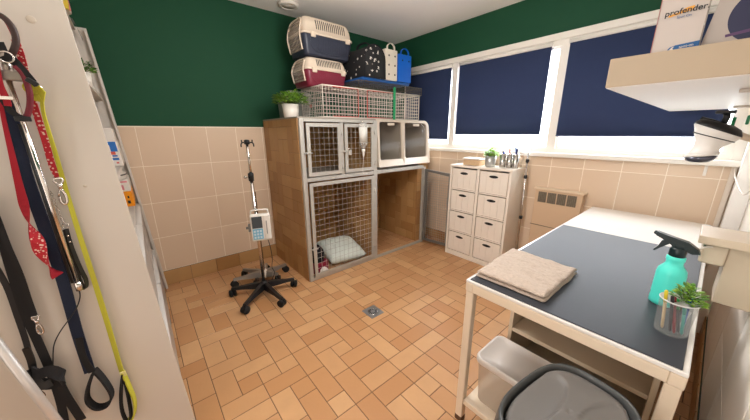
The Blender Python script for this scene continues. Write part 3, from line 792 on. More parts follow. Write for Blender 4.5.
# ================================================================ convector under the window
t = thing('wall_convector', 'beige wall convector with a four cell grille under the window', 'convector', (2.645,.78,.05))
BE = mat('beige_enamel', (212,182,150), .4, var=.03)
vx = XW-.06
m = MB().box(vx, XW-.0005, .604, .952, .05, .775, .006)
part(m, 'casing', BE, t)
part(MB().box(vx-.012, XW-.0005, .594, .962, .7755, .792, .004), 'top_cap', mat('cream_enamel', (226,204,176), .4), t)
gx0, gx1 = .637, .927
GR = mat('grille_dark', (92,84,72), .6)
for i in range(4):
    ya = gx0+(gx1-gx0)*i/4+.004; yb = gx0+(gx1-gx0)*(i+1)/4-.004
    g = part(MB().box(vx-.001, vx+.002, ya, yb, .668, .758), 'grille', GR, t)
    s = MB()
    for q in range(9): s.box(vx-.004, vx-.001, ya, yb, .672+q*.0098, .6755+q*.0098)
    for q in range(6): s.box(vx-.0035, vx-.0008, ya+(yb-ya)*q/5.2, ya+(yb-ya)*q/5.2+.002, .668, .758)
    part(s, 'louvre', mat('louvre_metal', (140,128,110), .45, .3), g)
part(MB().box(vx-.004, vx+.001, .60, .956, .46, .464), 'seam', GR, t)

# ================================================================ treatment table
TX0, TX1, TY0, TY1, TZ = .903, 2.612, -.062, .530, .700
TW = mat('cream_steel_paint', (226,208,184), .38, var=.02)
t = thing('treatment_table', 'long white steel framed treatment table along the right wall', 'table', ((TX0+TX1)/2,(TY0+TY1)/2,0))
part(MB().box(TX0,TX1,TY0,TY1,TZ-.012,TZ,.003), 'tabletop', mat('white_tabletop', (232,228,222), .22, var=.02), t)
m = MB(); h = .036
for y0, y1 in [(TY0,TY0+.03),(TY1-.03,TY1)]: m.box(TX0,TX1,y0,y1,TZ-.012-h,TZ-.0122,.003)
for x0, x1 in [(TX0,TX0+.03),(TX1-.03,TX1)]: m.box(x0,x1,TY0+.03,TY1-.03,TZ-.012-h,TZ-.0122,.003)
part(m, 'apron_frame', TW, t)
for x in (TX0+.002, TX1-.034):
    for y in (TY0+.002, TY1-.034):
        o = part(MB().box(x,x+.032,y,y+.032,.02,TZ-.012-h-.0002,.004), 'leg', TW, t)
        part(MB().box(x-.001,x+.033,y-.001,y+.033,0,.03,.004), 'rubber_foot', mat('brown_rubber', (96,66,46), .7), o)
m = MB().box(TX0+.004,TX1-.2,TY0+.036,TY1-.036,.112,.130,.003).box(TX0+.034,TX0+.05,TY0+.034,TY1-.034,.096,.112)
m.box(TX0+.003,TX0+.024,TY0+.036,TY1-.036,.108,.134,.003)
part(m, 'lower_shelf', TW, t)
# mat
m = MB(); nx, ny = 40, 20
m.box(.908, 1.93, -.050, .516, TZ+.0006, TZ+.0045, .0015)
solo(m, 'rubber_mat', mat('charcoal_mat', (58,60,66), .5, var=.10, vscale=14, bump=.10, bscale=300, spec=.35), 'dark charcoal rubber mat covering the front of the table', 'mat')
MZ = TZ+.0048
# towel: a folded stack, two turns of a thick cloth
TOWEL = mat('beige_terry_cloth', (190,173,158), .95, var=.2, vscale=90, bump=1, bscale=160)
towel = thing('folded_towel', 'beige terry towel folded in a rectangle on the near edge of the mat', 'towel', (1.1,.39,MZ))
A, B, Cc, D = V((.942,.512,0)), V((1.268,.526,0)), V((1.255,.262,0)), V((.946,.268,0))
def cloth(z0, z1, inset, seed, amp):
    nx, ny = 44, 36; pts = {}; m = MB(); vs = []; fs = []
    for s in (0, 1):
        for j in range(ny+1):
            for i in range(nx+1):
                u, v = i/nx, j/ny
                e = min(u, 1-u, v, 1-v); rr = min(1, e/.035)
                q = (A*(1-u)+B*u)*(1-v)+(D*(1-u)+Cc*u)*v
                c_ = V((1.11,.39,0)); q = c_+(q-c_)*(1-inset)
                q += V((noise.noise(V((u*5,v*5,seed))),noise.noise(V((u*5,v*5,seed+9))),0))*.004
                th = (z1-z0)/2; zc = (z0+z1)/2
                z = zc+(1 if s else -1)*th*math.sqrt(max(0, 1-(1-rr)**2))
                if s: z += amp*(noise.noise(V((u*7+v*2,v*3.2,seed)))*.9+.55*noise.noise(V((u*26,v*12,seed)))+.5*noise.noise(V((u*2.5+v*5,v*1.2,seed+4))))*rr
                vs.append((q.x,q.y,z))
    Q = (nx+1)*(ny+1)
    for s in (0,1):
        for j in range(ny):
            for i in range(nx):
                a = s*Q+j*(nx+1)+i; fs.append([a,a+1,a+nx+2,a+nx+1])
    return m.add(vs, fs, 0, 0, True)
part(cloth(MZ, MZ+.0125, -.015, 1, .001), 'lower_fold', TOWEL, towel)
part(cloth(MZ+.0145, MZ+.029, .0, 5, .007), 'upper_fold', TOWEL, towel)
# ---- spray bottle
sb = V((1.246,.018,MZ))
t = thing('spray_bottle', 'turquoise spray bottle with a black trigger head on the mat', 'spray bottle', tuple(sb))
part(MB().lathe([(.030,0),(.035,.004),(.0355,.02),(.0345,.03),(.0352,.04),(.0352,.108),(.033,.122),(.025,.134),(.0205,.142),(.020,.150),(.022,.156),(.022,.166),(.018,.170)], sb, seg=32, sx=.92, sy=1.0), 'bottle', mat('turquoise_plastic', (84,228,210), .35, var=.04), t)
HB = mat('dark_green_black_plastic', (14,34,36), .3)
part(MB().lathe([(.0185,.168),(.0195,.17),(.0195,.192),(.016,.198),(0,.199)], sb, seg=24), 'collar', HB, t)
m = MB()
prof = [(-.046,.190),(-.040,.203),(-.018,.219),(.012,.226),(.040,.233),(.054,.237),(.058,.232),(.056,.225),(.044,.219),(.020,.205),(.012,.196),(-.014,.192),(-.030,.186)]
def fnh(u,v,w): return sb+V((w,u,v))
m.prism(prof, fnh, -.011, .011); m.box(sb.x-.012,sb.x+.012,sb.y-.014,sb.y+.012,sb.z+.186,sb.z+.212,.005)
part(m, 'spray_head', HB, t)
m = MB().prism([(.030,.214),(.040,.212),(.046,.190),(.055,.176),(.051,.173),(.040,.186),(.030,.196),(.022,.204)], fnh, -.007, .007)
part(m, 'trigger', HB, t)
part(MB().lathe([(.006,0),(.007,.004),(.004,.008)], sb+V((0,.055,.231)), (0,1,.2), 14), 'nozzle', HB, t)
# ---- clear tumbler with pens and a plant sprig
cb = V((1.073,-.0135,MZ))
CLR = glassy('clear_acrylic', (212,212,210), .07, .06, .16)
t = thing('clear_tumbler', 'clear plastic tumbler holding pens and a leafy sprig on the mat', 'tumbler', tuple(cb))
part(MB().lathe([(.033,0),(.0345,.003),(.0385,.098),(.0395,.1),(.0372,.1),(.0335,.006),(0,.006)], cb, seg=36), 'body', CLR, t)
part(MB().lathe([(.0385,.0975),(.0402,.0995),(.0385,.1015),(.0368,.0995)], cb, seg=36), 'rim', mat('bright_acrylic', (214,212,208), .15), t)
tp = [((-.012,.016),(-.028,.028),.128,(226,206,60),'yellow tipped pencil at the left of the clear tumbler',(214,186,140)),
      ((-.018,.0),(-.030,.014),.118,(34,30,34),'black pen at the left of the clear tumbler',(34,30,34)),
      ((-.020,-.008),(-.018,.010),.112,(132,34,44),'dark red pen in the clear tumbler',(132,34,44)),
      ((-.006,-.016),(-.010,.004),.106,(36,150,80),'green capped pen in the clear tumbler',(40,44,48)),
      ((.004,-.020),(-.004,-.018),.108,(34,92,180),'blue pen in the clear tumbler',(34,92,180)),
      ((-.012,-.022),(-.020,-.012),.098,(30,150,140),'teal pen at the front of the clear tumbler',(30,150,140)),
      ((.010,-.014),(.002,-.030),.106,(226,224,220),'white pen in the clear tumbler',(226,224,220)),
      ((.016,.004),(.022,-.024),.106,(30,80,160),'blue marker at the right of the clear tumbler',(36,40,70))]
for i, (a, b_, hh, c_, lb, c2) in enumerate(tp):
    pen('pen', lb, 'pen', cb+V((a[0],a[1],.008)), cb+V((b_[0],b_[1],hh)), .0035, mat('tumbler_pen_%s' % 'abcdefgh'[i], c2, .35), mat('tumbler_cap_%s' % 'abcdefgh'[i], c_, .35), 'pens in the clear tumbler')
t = thing('leafy_sprig', 'small leafy green sprig standing in the clear tumbler', 'plant', tuple(cb+V((.008,-.006,.008))))
part(MB().tube([cb+V((.010,-.008,.008)),cb+V((.012,-.006,.06)),cb+V((.010,-.014,.115))], .002, 6), 'stem', STEM, t)
part(foliage(cb+V((.012,-.014,.085)), .027, .060, 200, .015, .6, 9), 'foliage', [LEAF, STEM], t)

# ================================================================ under the table
UW = mat('cream_laminate', (214,196,170), .45, var=.02)
t = thing('shelf_unit', 'low cream open fronted shelf unit standing under the table', 'shelf unit', (1.45,.20,.130))
ux0, ux1, uy0, uy1, uz0, uz1 = 1.19, 1.66, -.03, .462, .1305, .640
m = MB().box(ux0,ux1,uy1-.016,uy1,uz0,uz1,.001).box(ux0,ux1,uy0,uy0+.016,uz0,uz1,.001).box(ux0,ux1,uy0+.016,uy1-.016,uz0,uz0+.016,.001).box(ux0,ux1,uy0+.016,uy1-.016,uz1-.016,uz1,.001).box(ux1-.008,ux1,uy0+.016,uy1-.016,uz0+.016,uz1-.016)
part(m, 'carcass', UW, t)
part(MB().box(ux0+.002,ux1-.008,uy0+.0165,uy1-.0165,.366,.384,.001), 'shelf', UW, t)
# lidded storage box
TRP = glassy('milky_clear_plastic', (222,206,186), .45, .25)
t = thing('lidded_storage_box', 'translucent storage box with white lid on the table lower shelf', 'storage box', (1.04,.32,.1305))
rings = []
for s, z in [(.90,.1308),(.92,.136),(.985,.318),(1.0,.320),(1.0,.326)]:
    rings.append([(1.045+x*s, .315+y*s, z) for x,y in rrect(-.098,.098,-.165,.165,.03,5)])
part(MB().loft(rings), 'tub', TRP, t)
rings = []
for s, z in [(1.02,.322),(1.035,.326),(1.04,.342),(1.02,.350),(.97,.350),(.95,.345),(.5,.346)]:
    rings.append([(1.045+x*(s+(0.0)), .315+y*s, z) for x,y in rrect(-.098,.098,-.165,.165,.03,5)])
part(MB().loft(rings), 'lid', mat('milky_lid', (214,206,198), .3), t)
part(MB().box(.952,.9535,.24,.315,.18,.265), 'paper_label', mat('label_print', (150,112,84), .6, var=.4, vscale=60), t)

# ---- swing bin
t = thing('swing_bin', 'grey plastic swing top bin in front of the treatment table', 'bin', (.70,.10,0))
bc = V((.695,.105,0)); ang = math.radians(-8); Rm = Matrix.Rotation(ang, 3, 'Z')
def sup(a, b_, z, e=3.0, n=56, cx=0, cy=0):
    out = []
    for i in range(n):
        q = 2*PI*i/n; c, s = math.cos(q), math.sin(q)
        out.append(bc+Rm @ V((cx+a*math.copysign(abs(c)**(2/e),c), cy+b_*math.copysign(abs(s)**(2/e),s), z)))
    return out
AX, BX = .182, .124
part(MB().loft([sup(AX*.80,BX*.80,.001), sup(AX*.82,BX*.82,.012), sup(AX*.97,BX*.97,.50), sup(AX*.97,BX*.97,.505)]), 'bucket', mat('grey_bin_plastic', (112,112,112), .45), t)
BG = mat('bin_lid_grey', (74,76,76), .38, var=.03)
part(MB().loft([sup(AX*1.0,BX*1.0,.498), sup(AX*1.01,BX*1.01,.505), sup(AX*.99,BX*.99,.562), sup(AX*.965,BX*.955,.590), sup(AX*.94,BX*.925,.597), sup(AX*.915,BX*.89,.594), sup(AX*.90,BX*.87,.582), sup(AX*.89,BX*.86,.55)], caps=False), 'lid_rim', BG, t)
m = MB(); n = 64; vs = [tuple(bc+V((0,0,.592)))]; fs = []; NR = 22
def flapz(x, y):
    z = .586+.012*(1-(x/AX)**2)
    for sx_ in (-1, 1):
        d2 = ((x-sx_*.022)/.118)**2+((y+sx_*BX*.56)/.052)**2
        if d2 < 1: z -= .013*(1-d2)**.35
    return z
for r_ in range(1, NR+1):
    s = r_/NR
    for i in range(n):
        q = 2*PI*i/n; c, s_ = math.cos(q), math.sin(q); e = 3.0
        x = AX*.87*s*math.copysign(abs(c)**(2/e),c); y = BX*.825*s*math.copysign(abs(s_)**(2/e),s_)
        z = flapz(x, y) - (.010*max(0,(s-.93)/.07)**2)
        vs.append(tuple(bc+Rm @ V((x,y,z))))
for i in range(n): fs.append([0, 1+i, 1+(i+1) % n])
for r_ in range(NR-1):
    for i in range(n):
        a = 1+r_*n+i; b2 = 1+r_*n+(i+1) % n; fs.append([a, a+n, b2+n, b2])
part(m.add(vs, fs, 0, 0, True), 'swing_flap', mat('bin_flap_grey', (112,109,106), .35, var=.03), t)

# ================================================================ infusion stands
def stand_base(t, cx, cy, angs, rad, legm, hubm, wheels=True, z=.075):
    for i, (a, r_) in enumerate(zip(angs, rad)):
        c, s = math.cos(math.radians(a)), math.sin(math.radians(a))
        P = lambda q, zz: V((cx+c*q, cy+s*q, zz))
        l = MB(); n = V((-s, c, 0)); rings = []
        for q, w_, zb, zt in [(.02,.026,z-.022,z+.026),(.08,.024,z-.020,z+.022),(r_*.7,.019,z-.014,z+.008),(r_,.016,z-.016,z+.002)]:
            p = P(q, 0); rings.append([p-n*w_+V((0,0,zb)), p+n*w_+V((0,0,zb)), p+n*w_*.6+V((0,0,zt)), p-n*w_*.6+V((0,0,zt))])
        o = part(l.loft(rings, smooth=False), 'leg', legm, t)
        if wheels:
            w = MB(); e = P(r_-.004, 0); ang = math.radians(a+35+i*40); ax = V((math.cos(ang), math.sin(ang), 0))
            for sd in (-1, 1):
                w.lathe([(.0,.004),(.021,.004),(.0285,.008),(.0285,.020),(.021,.024),(0,.024)], e+V((0,0,.0287)), ax*sd, 18)
            w.tube([e+V((0,0,.03)), e+V((0,0,z-.010))], .008, 8)
            part(w, 'castor', RUBBER, o)
    part(MB().lathe([(.030,z-.03),(.034,z-.02),(.034,z+.02),(.022,z+.034),(.014,z+.036)], (cx,cy,0), seg=24), 'hub', hubm, t)
t = thing('infusion_stand', 'chrome infusion stand on a black five star castor base by the kennel', 'infusion stand', (.612,2.135,0))
sx_, sy_ = .612, 2.135
stand_base(t, sx_, sy_, [152,222,277,345,95], [.245,.275,.275,.235,.15], BLACK, BLACK)
part(MB().tube([(sx_,sy_,.10),(sx_,sy_,.93)], .0125, 14), 'lower_tube', CHROME, t)
part(MB().tube([(sx_,sy_,.93),(sx_,sy_,1.185)], .009, 12), 'upper_tube', CHROME, t)
o = part(MB().lathe([(.013,0),(.019,.003),(.020,.055),(.016,.06),(.010,.064)], (sx_,sy_,.915), seg=20), 'clamp_collar', BLACK, t)
part(MB().tube([(sx_-.015,sy_-.012,.945),(sx_-.045,sy_-.03,.952)], .005, 8).lathe([(.0,0),(.010,.001),(.010,.010),(0,.012)], (sx_-.045,sy_-.03,.952), (-.8,-.5,.15), 12), 'clamp_knob', CHROME, o)
part(MB().lathe([(.010,0),(.019,.003),(.019,.028),(.010,.034),(0,.034)], (sx_,sy_,1.175), seg=16), 'hook_head', BLACK, t)
for s in (-1, 1):
    part(MB().tube(spline([(sx_+s*.012,sy_,1.190),(sx_+s*.034,sy_-.004,1.188),(sx_+s*.042,sy_-.006,1.176),(sx_+s*.042,sy_-.006,1.160)], 4)+[], .0045, 8).tube([(sx_+s*.034,sy_-.004,1.188),(sx_+s*.036,sy_-.004,1.208)], .0045, 8), 'hook', BLACK, t)
# second stand behind
gx, gy = .675, 2.318
SIL = mat('silver_paint', (150,144,136), .35, .6)
t = thing('infusion_stand', 'silver infusion stand with white hub behind the black based one', 'infusion stand', (gx,gy,0))
stand_base(t, gx, gy, [118,15,164,66,-40], [.235,.225,.24,.2,.12], SIL, mat('white_hub', (216,208,198), .4), True, .08)
part(MB().tube([(gx,gy,.11),(gx,gy,.80)], .010, 12), 'tube', mat('dark_chrome', (120,112,104), .25, .9), t)
# pump clamped to the front stand
dirc = V((-.30,-.954,0)); px_ = V((.954,-.30,0))
pc = V((.624,2.088,0)); PK = 1.14
t = thing('infusion_pump', 'white infusion pump with blue keypad clamped to the chrome stand', 'infusion pump', (.64,2.08,.475))
fp = lambda u,v,q: pc+px_*u*PK-dirc*q+V((0,0,.571+(v-.571)*PK))
PW = mat('pump_white', (232,228,220), .4, var=.02)
m = MB().box(-.060,.062,-.02,.028,.482,.662,.010).map(lambda p: fp(p.x,p.z,p.y)); part(m, 'case', PW, t)
m = MB().box(.022,.062,-.026,-.020,.492,.655,.003).map(lambda p: fp(p.x,p.z,p.y)); o = part(m, 'side_door', PW, t)
part(MB().box(.034,.040,-.030,-.026,.53,.62,.001).map(lambda p: fp(p.x,p.z,p.y)), 'door_catch', mat('grey_catch', (150,148,146), .4), o)
m = MB().box(-.050,.012,-.0225,-.019,.572,.650,.002).map(lambda p: fp(p.x,p.z,p.y)); part(m, 'display', mat('pump_display', (62,72,78), .2), t, 'dark grey display')
m = MB().box(-.050,.012,-.0225,-.019,.496,.568,.002).map(lambda p: fp(p.x,p.z,p.y)); o = part(m, 'keypad', mat('keypad_blue', (112,176,206), .4), t, 'light blue keypad')
for i in range(3):
    for j in range(3):
        part(MB().box(-.044+i*.018,-.032+i*.018,-.0238,-.0222,.503+j*.021,.517+j*.021,.0008).map(lambda p: fp(p.x,p.z,p.y)), 'key', mat('key_pale', (196,218,228), .4), o)
m = MB().tube(spline([fp(-.052,.655,.004),fp(-.050,.682,.0),fp(-.036,.690,-.002),fp(.036,.690,-.002),fp(.050,.684,0),fp(.054,.655,.004)],5), .006, 8); part(m, 'carry_handle', PW, t)
m = MB().box(-.075,-.0605,-.012,.02,.55,.60,.004).map(lambda p: fp(p.x,p.z,p.y)).tube([fp(-.075,.575,.004),fp(-.088,.575,.004)], .010, 10); part(m, 'pole_clamp', MATTE_GREY, t)
m = MB().tube(spline([fp(.035,.483,.01),fp(.045,.42,.02),fp(.05,.33,.03),fp(.042,.25,.06),fp(.055,.20,.07),fp(.03,.14,.08)],8), .0028, 6); part(m, 'power_cable', BLACK, t)

# ================================================================ tall shelf unit at the left, leaning back a little
NY0, NY1 = 1.20, 2.775
def front(y, z):
    k = (y-NY0)/(NY1-NY0)
    return (.001-.051*z)*(1-k)+(.014-.063*z)*k
lean = lambda p: V((front(p.y, p.z)+p.x, p.y, p.z))
SW = mat('white_shelf_laminate', (208,200,190), .5, var=.02)
D_ = .66
t = thing('tall_shelf_unit', 'tall white shelf unit at the left with leashes hung on its side', 'shelf unit', (-.35,1.98,0))
ZT = 1.905
part(MB().box(-D_,0,NY0,NY0+.02,0,ZT).map(lean), 'side_panel', SW, t, 'broad white side panel facing the room')
part(MB().box(-D_,0,NY1-.02,NY1,0,ZT).map(lean).box(-.036,0,NY1-.028,NY1-.02,0,ZT).map(lambda p: p) if False else MB().box(-D_,0,NY1-.02,NY1,0,ZT).map(lean), 'side_panel', SW, t)
part(MB().box(-.014,0,NY1-.05,NY1-.0205,.0,ZT-.02).map(lean), 'front_stile', SW, t)
for z, n_ in [(ZT-.020,'top_board'),(1.465,'shelf_board'),(1.040,'shelf_board'),(.780,'shelf_board'),(.42,'shelf_board'),(.02,'shelf_board')]:
    part(MB().box(-D_,-.030 if n_ == 'shelf_board' else -.052,NY0+.0205,NY1-.0505 if n_ == 'shelf_board' else NY1-.0205,z,z+.020).map(lean), n_, SW, t)
part(MB().box(-D_,-D_+.01,NY0+.0205,NY1-.0205,.04,ZT-.021).map(lean), 'back_panel', SW, t)
m = MB().lathe([(.0088,0),(.0088,.0006),(.008,.001),(0,.001)], (-0.1469,1.2000,1.5352), (0,-1,0), 20); part(m, 'hole_cover', mat('cover_cap', (206,194,178), .5), t)
m = MB().lathe([(.004,0),(.004,.001),(0,.001)], (-0.1339,1.2000,1.1002), (0,-1,0), 10); part(m, 'screw_cap', mat('cover_cap', (206,194,178), .5), t)

# -- things standing in it
def lbox(name, label, cat, x0, x1, y0, y1, z0, z1, m, bev=.003, group=None, band=None):
    t = thing(name, label, cat, tuple(lean(V(((x0+x1)/2,(y0+y1)/2,z0)))), group)
    part(MB().box(x0,x1,y0,y1,z0,z1,bev).map(lean), 'carton', m, t)
    if band:
        for (f0, f1, g0, g1, bm) in band:
            part(MB().box(x0+(x1-x0)*f0,x0+(x1-x0)*f1,y0-.0012,y0,z0+(z1-z0)*g0,z0+(z1-z0)*g1).map(lean), 'printed_band', bm, t)
    return t
PAPER = mat('white_carton', (224,216,206), .5, var=.03)
BLU = mat('carton_blue', (44,110,186), .5); RD = mat('carton_red', (206,90,76), .5); SKY = mat('carton_pale_blue', (140,186,216), .5); PNK = mat('carton_pink', (214,130,136), .5); ORG = mat('orange_carton', (236,146,16), .5)
zb = .8005
FA, FB = 2.36, 2.715
lbox('medicine_box', 'orange and white medicine box at the bottom of the pile on the left shelf', 'box', -.16,-.022,FA,FB,zb,zb+.098, ORG, .003, None, [(.0,.40,0,.62,PAPER),(.56,.68,.25,.42,BLACK),(.78,.88,.2,.4,BLACK),(.60,.72,.6,.75,BLACK),(.82,.88,.55,.7,BLACK)])
lbox('medicine_box', 'white medicine box with pink stripes above the orange box', 'box', -.165,-.020,FA,FB,zb+.0985,zb+.166, PAPER, .003, None, [(.0,.95,.84,.98,PNK),(.32,.80,.52,.62,PNK),(.32,.80,.15,.25,PNK),(.72,.80,.25,.52,PNK)])
t = thing('white_pouch', 'white cloth pouch with a dark zip on the pile of medicine boxes', 'pouch', tuple(lean(V((-.095,2.50,zb+.1665)))))
rings = [[tuple(lean(V((-.095+.072*s*math.cos(a), 2.50+.13*s*math.sin(a), zb+.1665+h)))) for a in [2*PI*i/24 for i in range(24)]] for s,h in [(.9,0),(1,.010),(1.02,.034),(.8,.050),(.3,.055)]]
part(MB().loft(rings), 'body', mat('white_pouch_cloth', (216,208,198), .8), t)
part(MB().tube([lean(V((-.095+.075*math.cos(a), 2.50+.135*math.sin(a), zb+.198))) for a in [-2.0+2.6*i/14 for i in range(15)]], .004, 6), 'zip', BLACK, t)
z2 = 1.0605
lbox('medicine_box', 'white packet with broad blue bands and red print on the left shelf', 'box', -.165,-.016,FA,FB,z2,z2+.150, PAPER, .003, None, [(.28,.95,.84,.97,BLU),(.74,.95,.58,.84,BLU),(.30,.70,.66,.74,PNK),(.62,.86,.46,.58,RD),(.36,.56,.38,.46,BLU),(.70,.92,.24,.33,BLU),(.74,.90,.38,.44,BLU),(.42,.70,.10,.20,SKY),(.80,.88,.10,.16,RD)])
lbox('paper_carton', 'plain white carton on top of the blue banded packet on the left shelf', 'box', -.165,-.020,FA+.01,FB,z2+.1505,z2+.225, PAPER, .003)
pot_plant('potted_plant', 'small green plant in a white pot on the upper left shelf', (-.138,2.20,1.4855), .024, .030, .075, .042, .070, 160, .026, POT, 12, LEAFD)
lbox('small_card', 'small white card with dark print behind the plant on the upper left shelf', 'card', -.085,-.055,2.34,2.45,1.4855,1.535, PAPER, .001, None, [(.3,1,.5,.62,mat('print_dark', (60,64,72), .5)),(.5,1,.25,.36,BLU),(0,.5,.75,1,LEAFD)])
# milky plastic tubs lower down
TUB = glassy('milky_tub_plastic', (206,200,192), .55, .3)
for i, (y0, y1, z0, z1, lb) in enumerate([(1.30,2.0,.4405,.765,'milky clear plastic tub nearest the leashes on the left shelf'),(2.02,2.70,.4405,.755,'milky clear plastic tub at the far end of the left shelf'),(1.30,2.0,.0405,.39,'milky clear tub nearest the room on the lowest left shelf'),(2.02,2.70,.0405,.38,'milky clear tub at the far end of the lowest left shelf')]):
    t = thing('plastic_tub', lb, 'tub', tuple(lean(V((-.2,(y0+y1)/2,z0)))), 'milky tubs on the left shelves')
    rings = []
    for s, z in [(.94,z0),(.95,z0+.01),(1,z1-.03),(1.015,z1-.028),(1.015,z1-.012)]:
        rings.append([tuple(lean(V((-.20+x*s,(y0+y1)/2+y*s,z)))) for x,y in rrect(-.19,.19,-(y1-y0)/2+.008,(y1-y0)/2-.008,.03,4)])
    part(MB().loft(rings, caps=True), 'tub_body', TUB, t)
    rings = [[tuple(lean(V((-.20+x*s,(y0+y1)/2+y*s,z)))) for x,y in rrect(-.19,.19,-(y1-y0)/2+.008,(y1-y0)/2-.008,.03,4)] for s,z in [(1.02,z1-.0115),(1.02,z1-.002),(.9,z1)]]
    part(MB().loft(rings), 'tub_lid', mat('milky_tub_lid', (200,196,190), .35), t)
# bags on the top
def bag(name, label, c, sx, sy, h, mats, seed, amp=.35, patch=None):
    t = thing(name, label, 'bag', tuple(c))
    m = MB(); rings = []
    for z, s in [(0,.92),(.12,1),(.35,.98),(.6,.86),(.8,.62),(.93,.40),(1,.2)]:
        rings.append([(c[0]+sx*s*math.cos(a)*(1+amp*noise.noise(V((math.cos(a)*2.2,math.sin(a)*2.2,z*2.5+seed)))), c[1]+sy*s*math.sin(a)*(1+amp*noise.noise(V((math.cos(a)*2.2+7,math.sin(a)*2.2,z*2.5+seed)))), c[2]+h*z) for a in [2*PI*i/40 for i in range(40)]])
    part(m.loft(rings, smooth=False), 'body', mats, t)
    return t
def blotch(name, cols, scale):
    m = bpy.data.materials.new(name); m.use_nodes = True; nt = m.node_tree; N = nt.nodes; L = nt.links; b = N['Principled BSDF']; b.inputs['Roughness'].default_value = .35
    tc = N.new('ShaderNodeTexCoord'); vo = N.new('ShaderNodeTexVoronoi'); vo.inputs['Scale'].default_value = scale
    L.new(tc.outputs['Object'], vo.inputs['Vector']); sp = N.new('ShaderNodeSeparateColor'); L.new(vo.outputs['Color'], sp.inputs[0])
    r = N.new('ShaderNodeValToRGB'); r.color_ramp.interpolation = 'CONSTANT'
    e = r.color_ramp.elements; e[0].color = lin(cols[0]); e[1].position = 1/len(cols); e[1].color = lin(cols[1])
    for i in range(2, len(cols)):
        q = e.new(i/len(cols)); q.color = lin(cols[i])
    L.new(sp.outputs[0], r.inputs['Fac']); L.new(r.outputs['Color'], b.inputs['Base Color']); return m
tz = ZT+.0005
bag('plastic_bag', 'plastic bag of pink and yellow packets on the tall shelf unit top', (-.186,2.46,tz+.0), .046, .125, .24, blotch('packet_print', [(214,96,96),(226,196,70),(222,210,200),(230,150,160),(190,200,70),(226,214,196)], 14), 3)
t = thing('clear_film', 'crumpled clear plastic film over the front edge of the tall shelf top', 'plastic film', tuple(lean(V((-.03,2.66,tz)))))
m = MB(); nx, ny = 10, 30; vs = []; fs = []
for j in range(ny+1):
    for i in range(nx+1):
        u, v = i/nx, j/ny; y = 2.61+.115*v
        w_ = .014*noise.noise(V((u*5,v*9,2)))
        if u < .6: x, z = -.062+.019*u/.6, tz+.004+abs(w_)*1.5*(1-u)
        else: x, z = -.043+.012*(u-.6)/.4+w_*.3*(u-.6), tz+.004-.085*(u-.6)/.4*(1+.5*noise.noise(V((v*6,1,1))))
        vs.append(lean(V((x, y, z))))
for j in range(ny):
    for i in range(nx):
        a = j*(nx+1)+i; fs.append([a,a+1,a+nx+2,a+nx+1])
part(m.add(vs, fs, 0, 0, True), 'film', glassy('crumpled_film', (206,208,204), .45, .25), t)

# ================================================================ hooks and leashes on the side panel
PF = NY0-.001                              # panel face
HK = CHROME
def hook(label, p):
    p = V(p)
    t = thing('coat_hook', label, 'hook', tuple(p))
    part(MB().lathe([(.014,0),(.014,.003),(.006,.005)], (p.x,PF,p.z), (0,-1,0), 16), 'plate', HK, t)
    part(MB().tube(spline([(p.x,PF-.003,p.z),(p.x,PF-.03,p.z-.004),(p.x,PF-.05,p.z+.004),(p.x,PF-.054,p.z+.022)],5), .0045, 8), 'prong', HK, t)
hk1, hk2, hk3 = V((-0.2065,1.1990,1.4279)), V((-0.1754,1.1990,1.3695)), V((-0.3181,1.1990,1.0964))
hook('silver hook holding the black and brown leash loops at the left', hk1)
hook('silver hook holding the yellow leash and red patterned leash', hk2)
hook('silver hook at the left edge holding the dark leashes', hk3)
CORD = mat('black_webbing', (26,25,27), .85); NVY = mat('navy_webbing', (24,34,56), .85, bump=.3, bscale=300)
REDW = patterned('red_print_webbing', (176,26,40), (222,190,176), 130, .32); REDP = mat('plain_red_webbing', (150,20,36), .85)
YEL = mat('lime_yellow_webbing', (188,184,58), .85, bump=.3, bscale=400)
def clip(t, p, d, m=CHROME, s=1.0):
    """snap hook: swivel eye, body and bent gate"""
    p = V(p); d = V(d).normalized(); n = V((1,0,0)); n = (n-d*n.dot(d)).normalized()
    part(MB().tube([p-d*.006*s+n*.006*s, p+n*.007*s, p+d*.008*s+n*.003*s, p+d*.008*s-n*.003*s, p-n*.007*s, p-d*.006*s-n*.006*s], .0024*s, 6, True).tube([p+d*.006*s, p+d*.018*s], [.0055*s,.004*s], 8).tube(spline([p+d*.018*s, p+d*.032*s+n*.004*s, p+d*.048*s+n*.0035*s, p+d*.054*s-n*.001*s, p+d*.046*s-n*.0055*s, p+d*.036*s-n*.005*s],4), .0030*s, 6).tube([p+d*.020*s-n*.002*s, p+d*.036*s-n*.007*s], .002*s, 6), 'snap_hook', m, t, 'chrome snap hook')
def at(P, y): return V((P[0], y, P[2]))
# yellow leash
t = thing('dog_leash', 'lime yellow leash with padded black hand loop hanging on the side panel', 'leash', tuple(hk2))
pts = [(-0.1704,1.1600,1.3703),(-0.1634,1.1600,1.3468),(-0.1696,1.1700,1.3001),(-0.1710,1.1800,1.1949),(-0.1727,1.1850,1.0953),(-0.1727,1.1850,0.9732),(-0.1703,1.1850,0.7948),(-0.1693,1.1850,0.6387),(-0.1698,1.1850,0.4725),(-0.1684,1.1850,0.4372)]
part(MB().ribbon(spline(pts,6), [.0085+.010*(i/54)**2 for i in range(6*9+1)], .0022, (1,0,0), twist=[.5*math.sin(i*.16)+.2 for i in range(6*9+1)]), 'strap', YEL, t)
part(MB().ribbon(spline([(-0.1670,1.1850,0.4450),(-0.1611,1.1820,0.3729),(-0.1589,1.1820,0.3073),(-0.1717,1.1820,0.2514),(-0.1894,1.1820,0.2468)],6), .020, .004, (.35,1,0)), 'hand_loop', YEL, t)
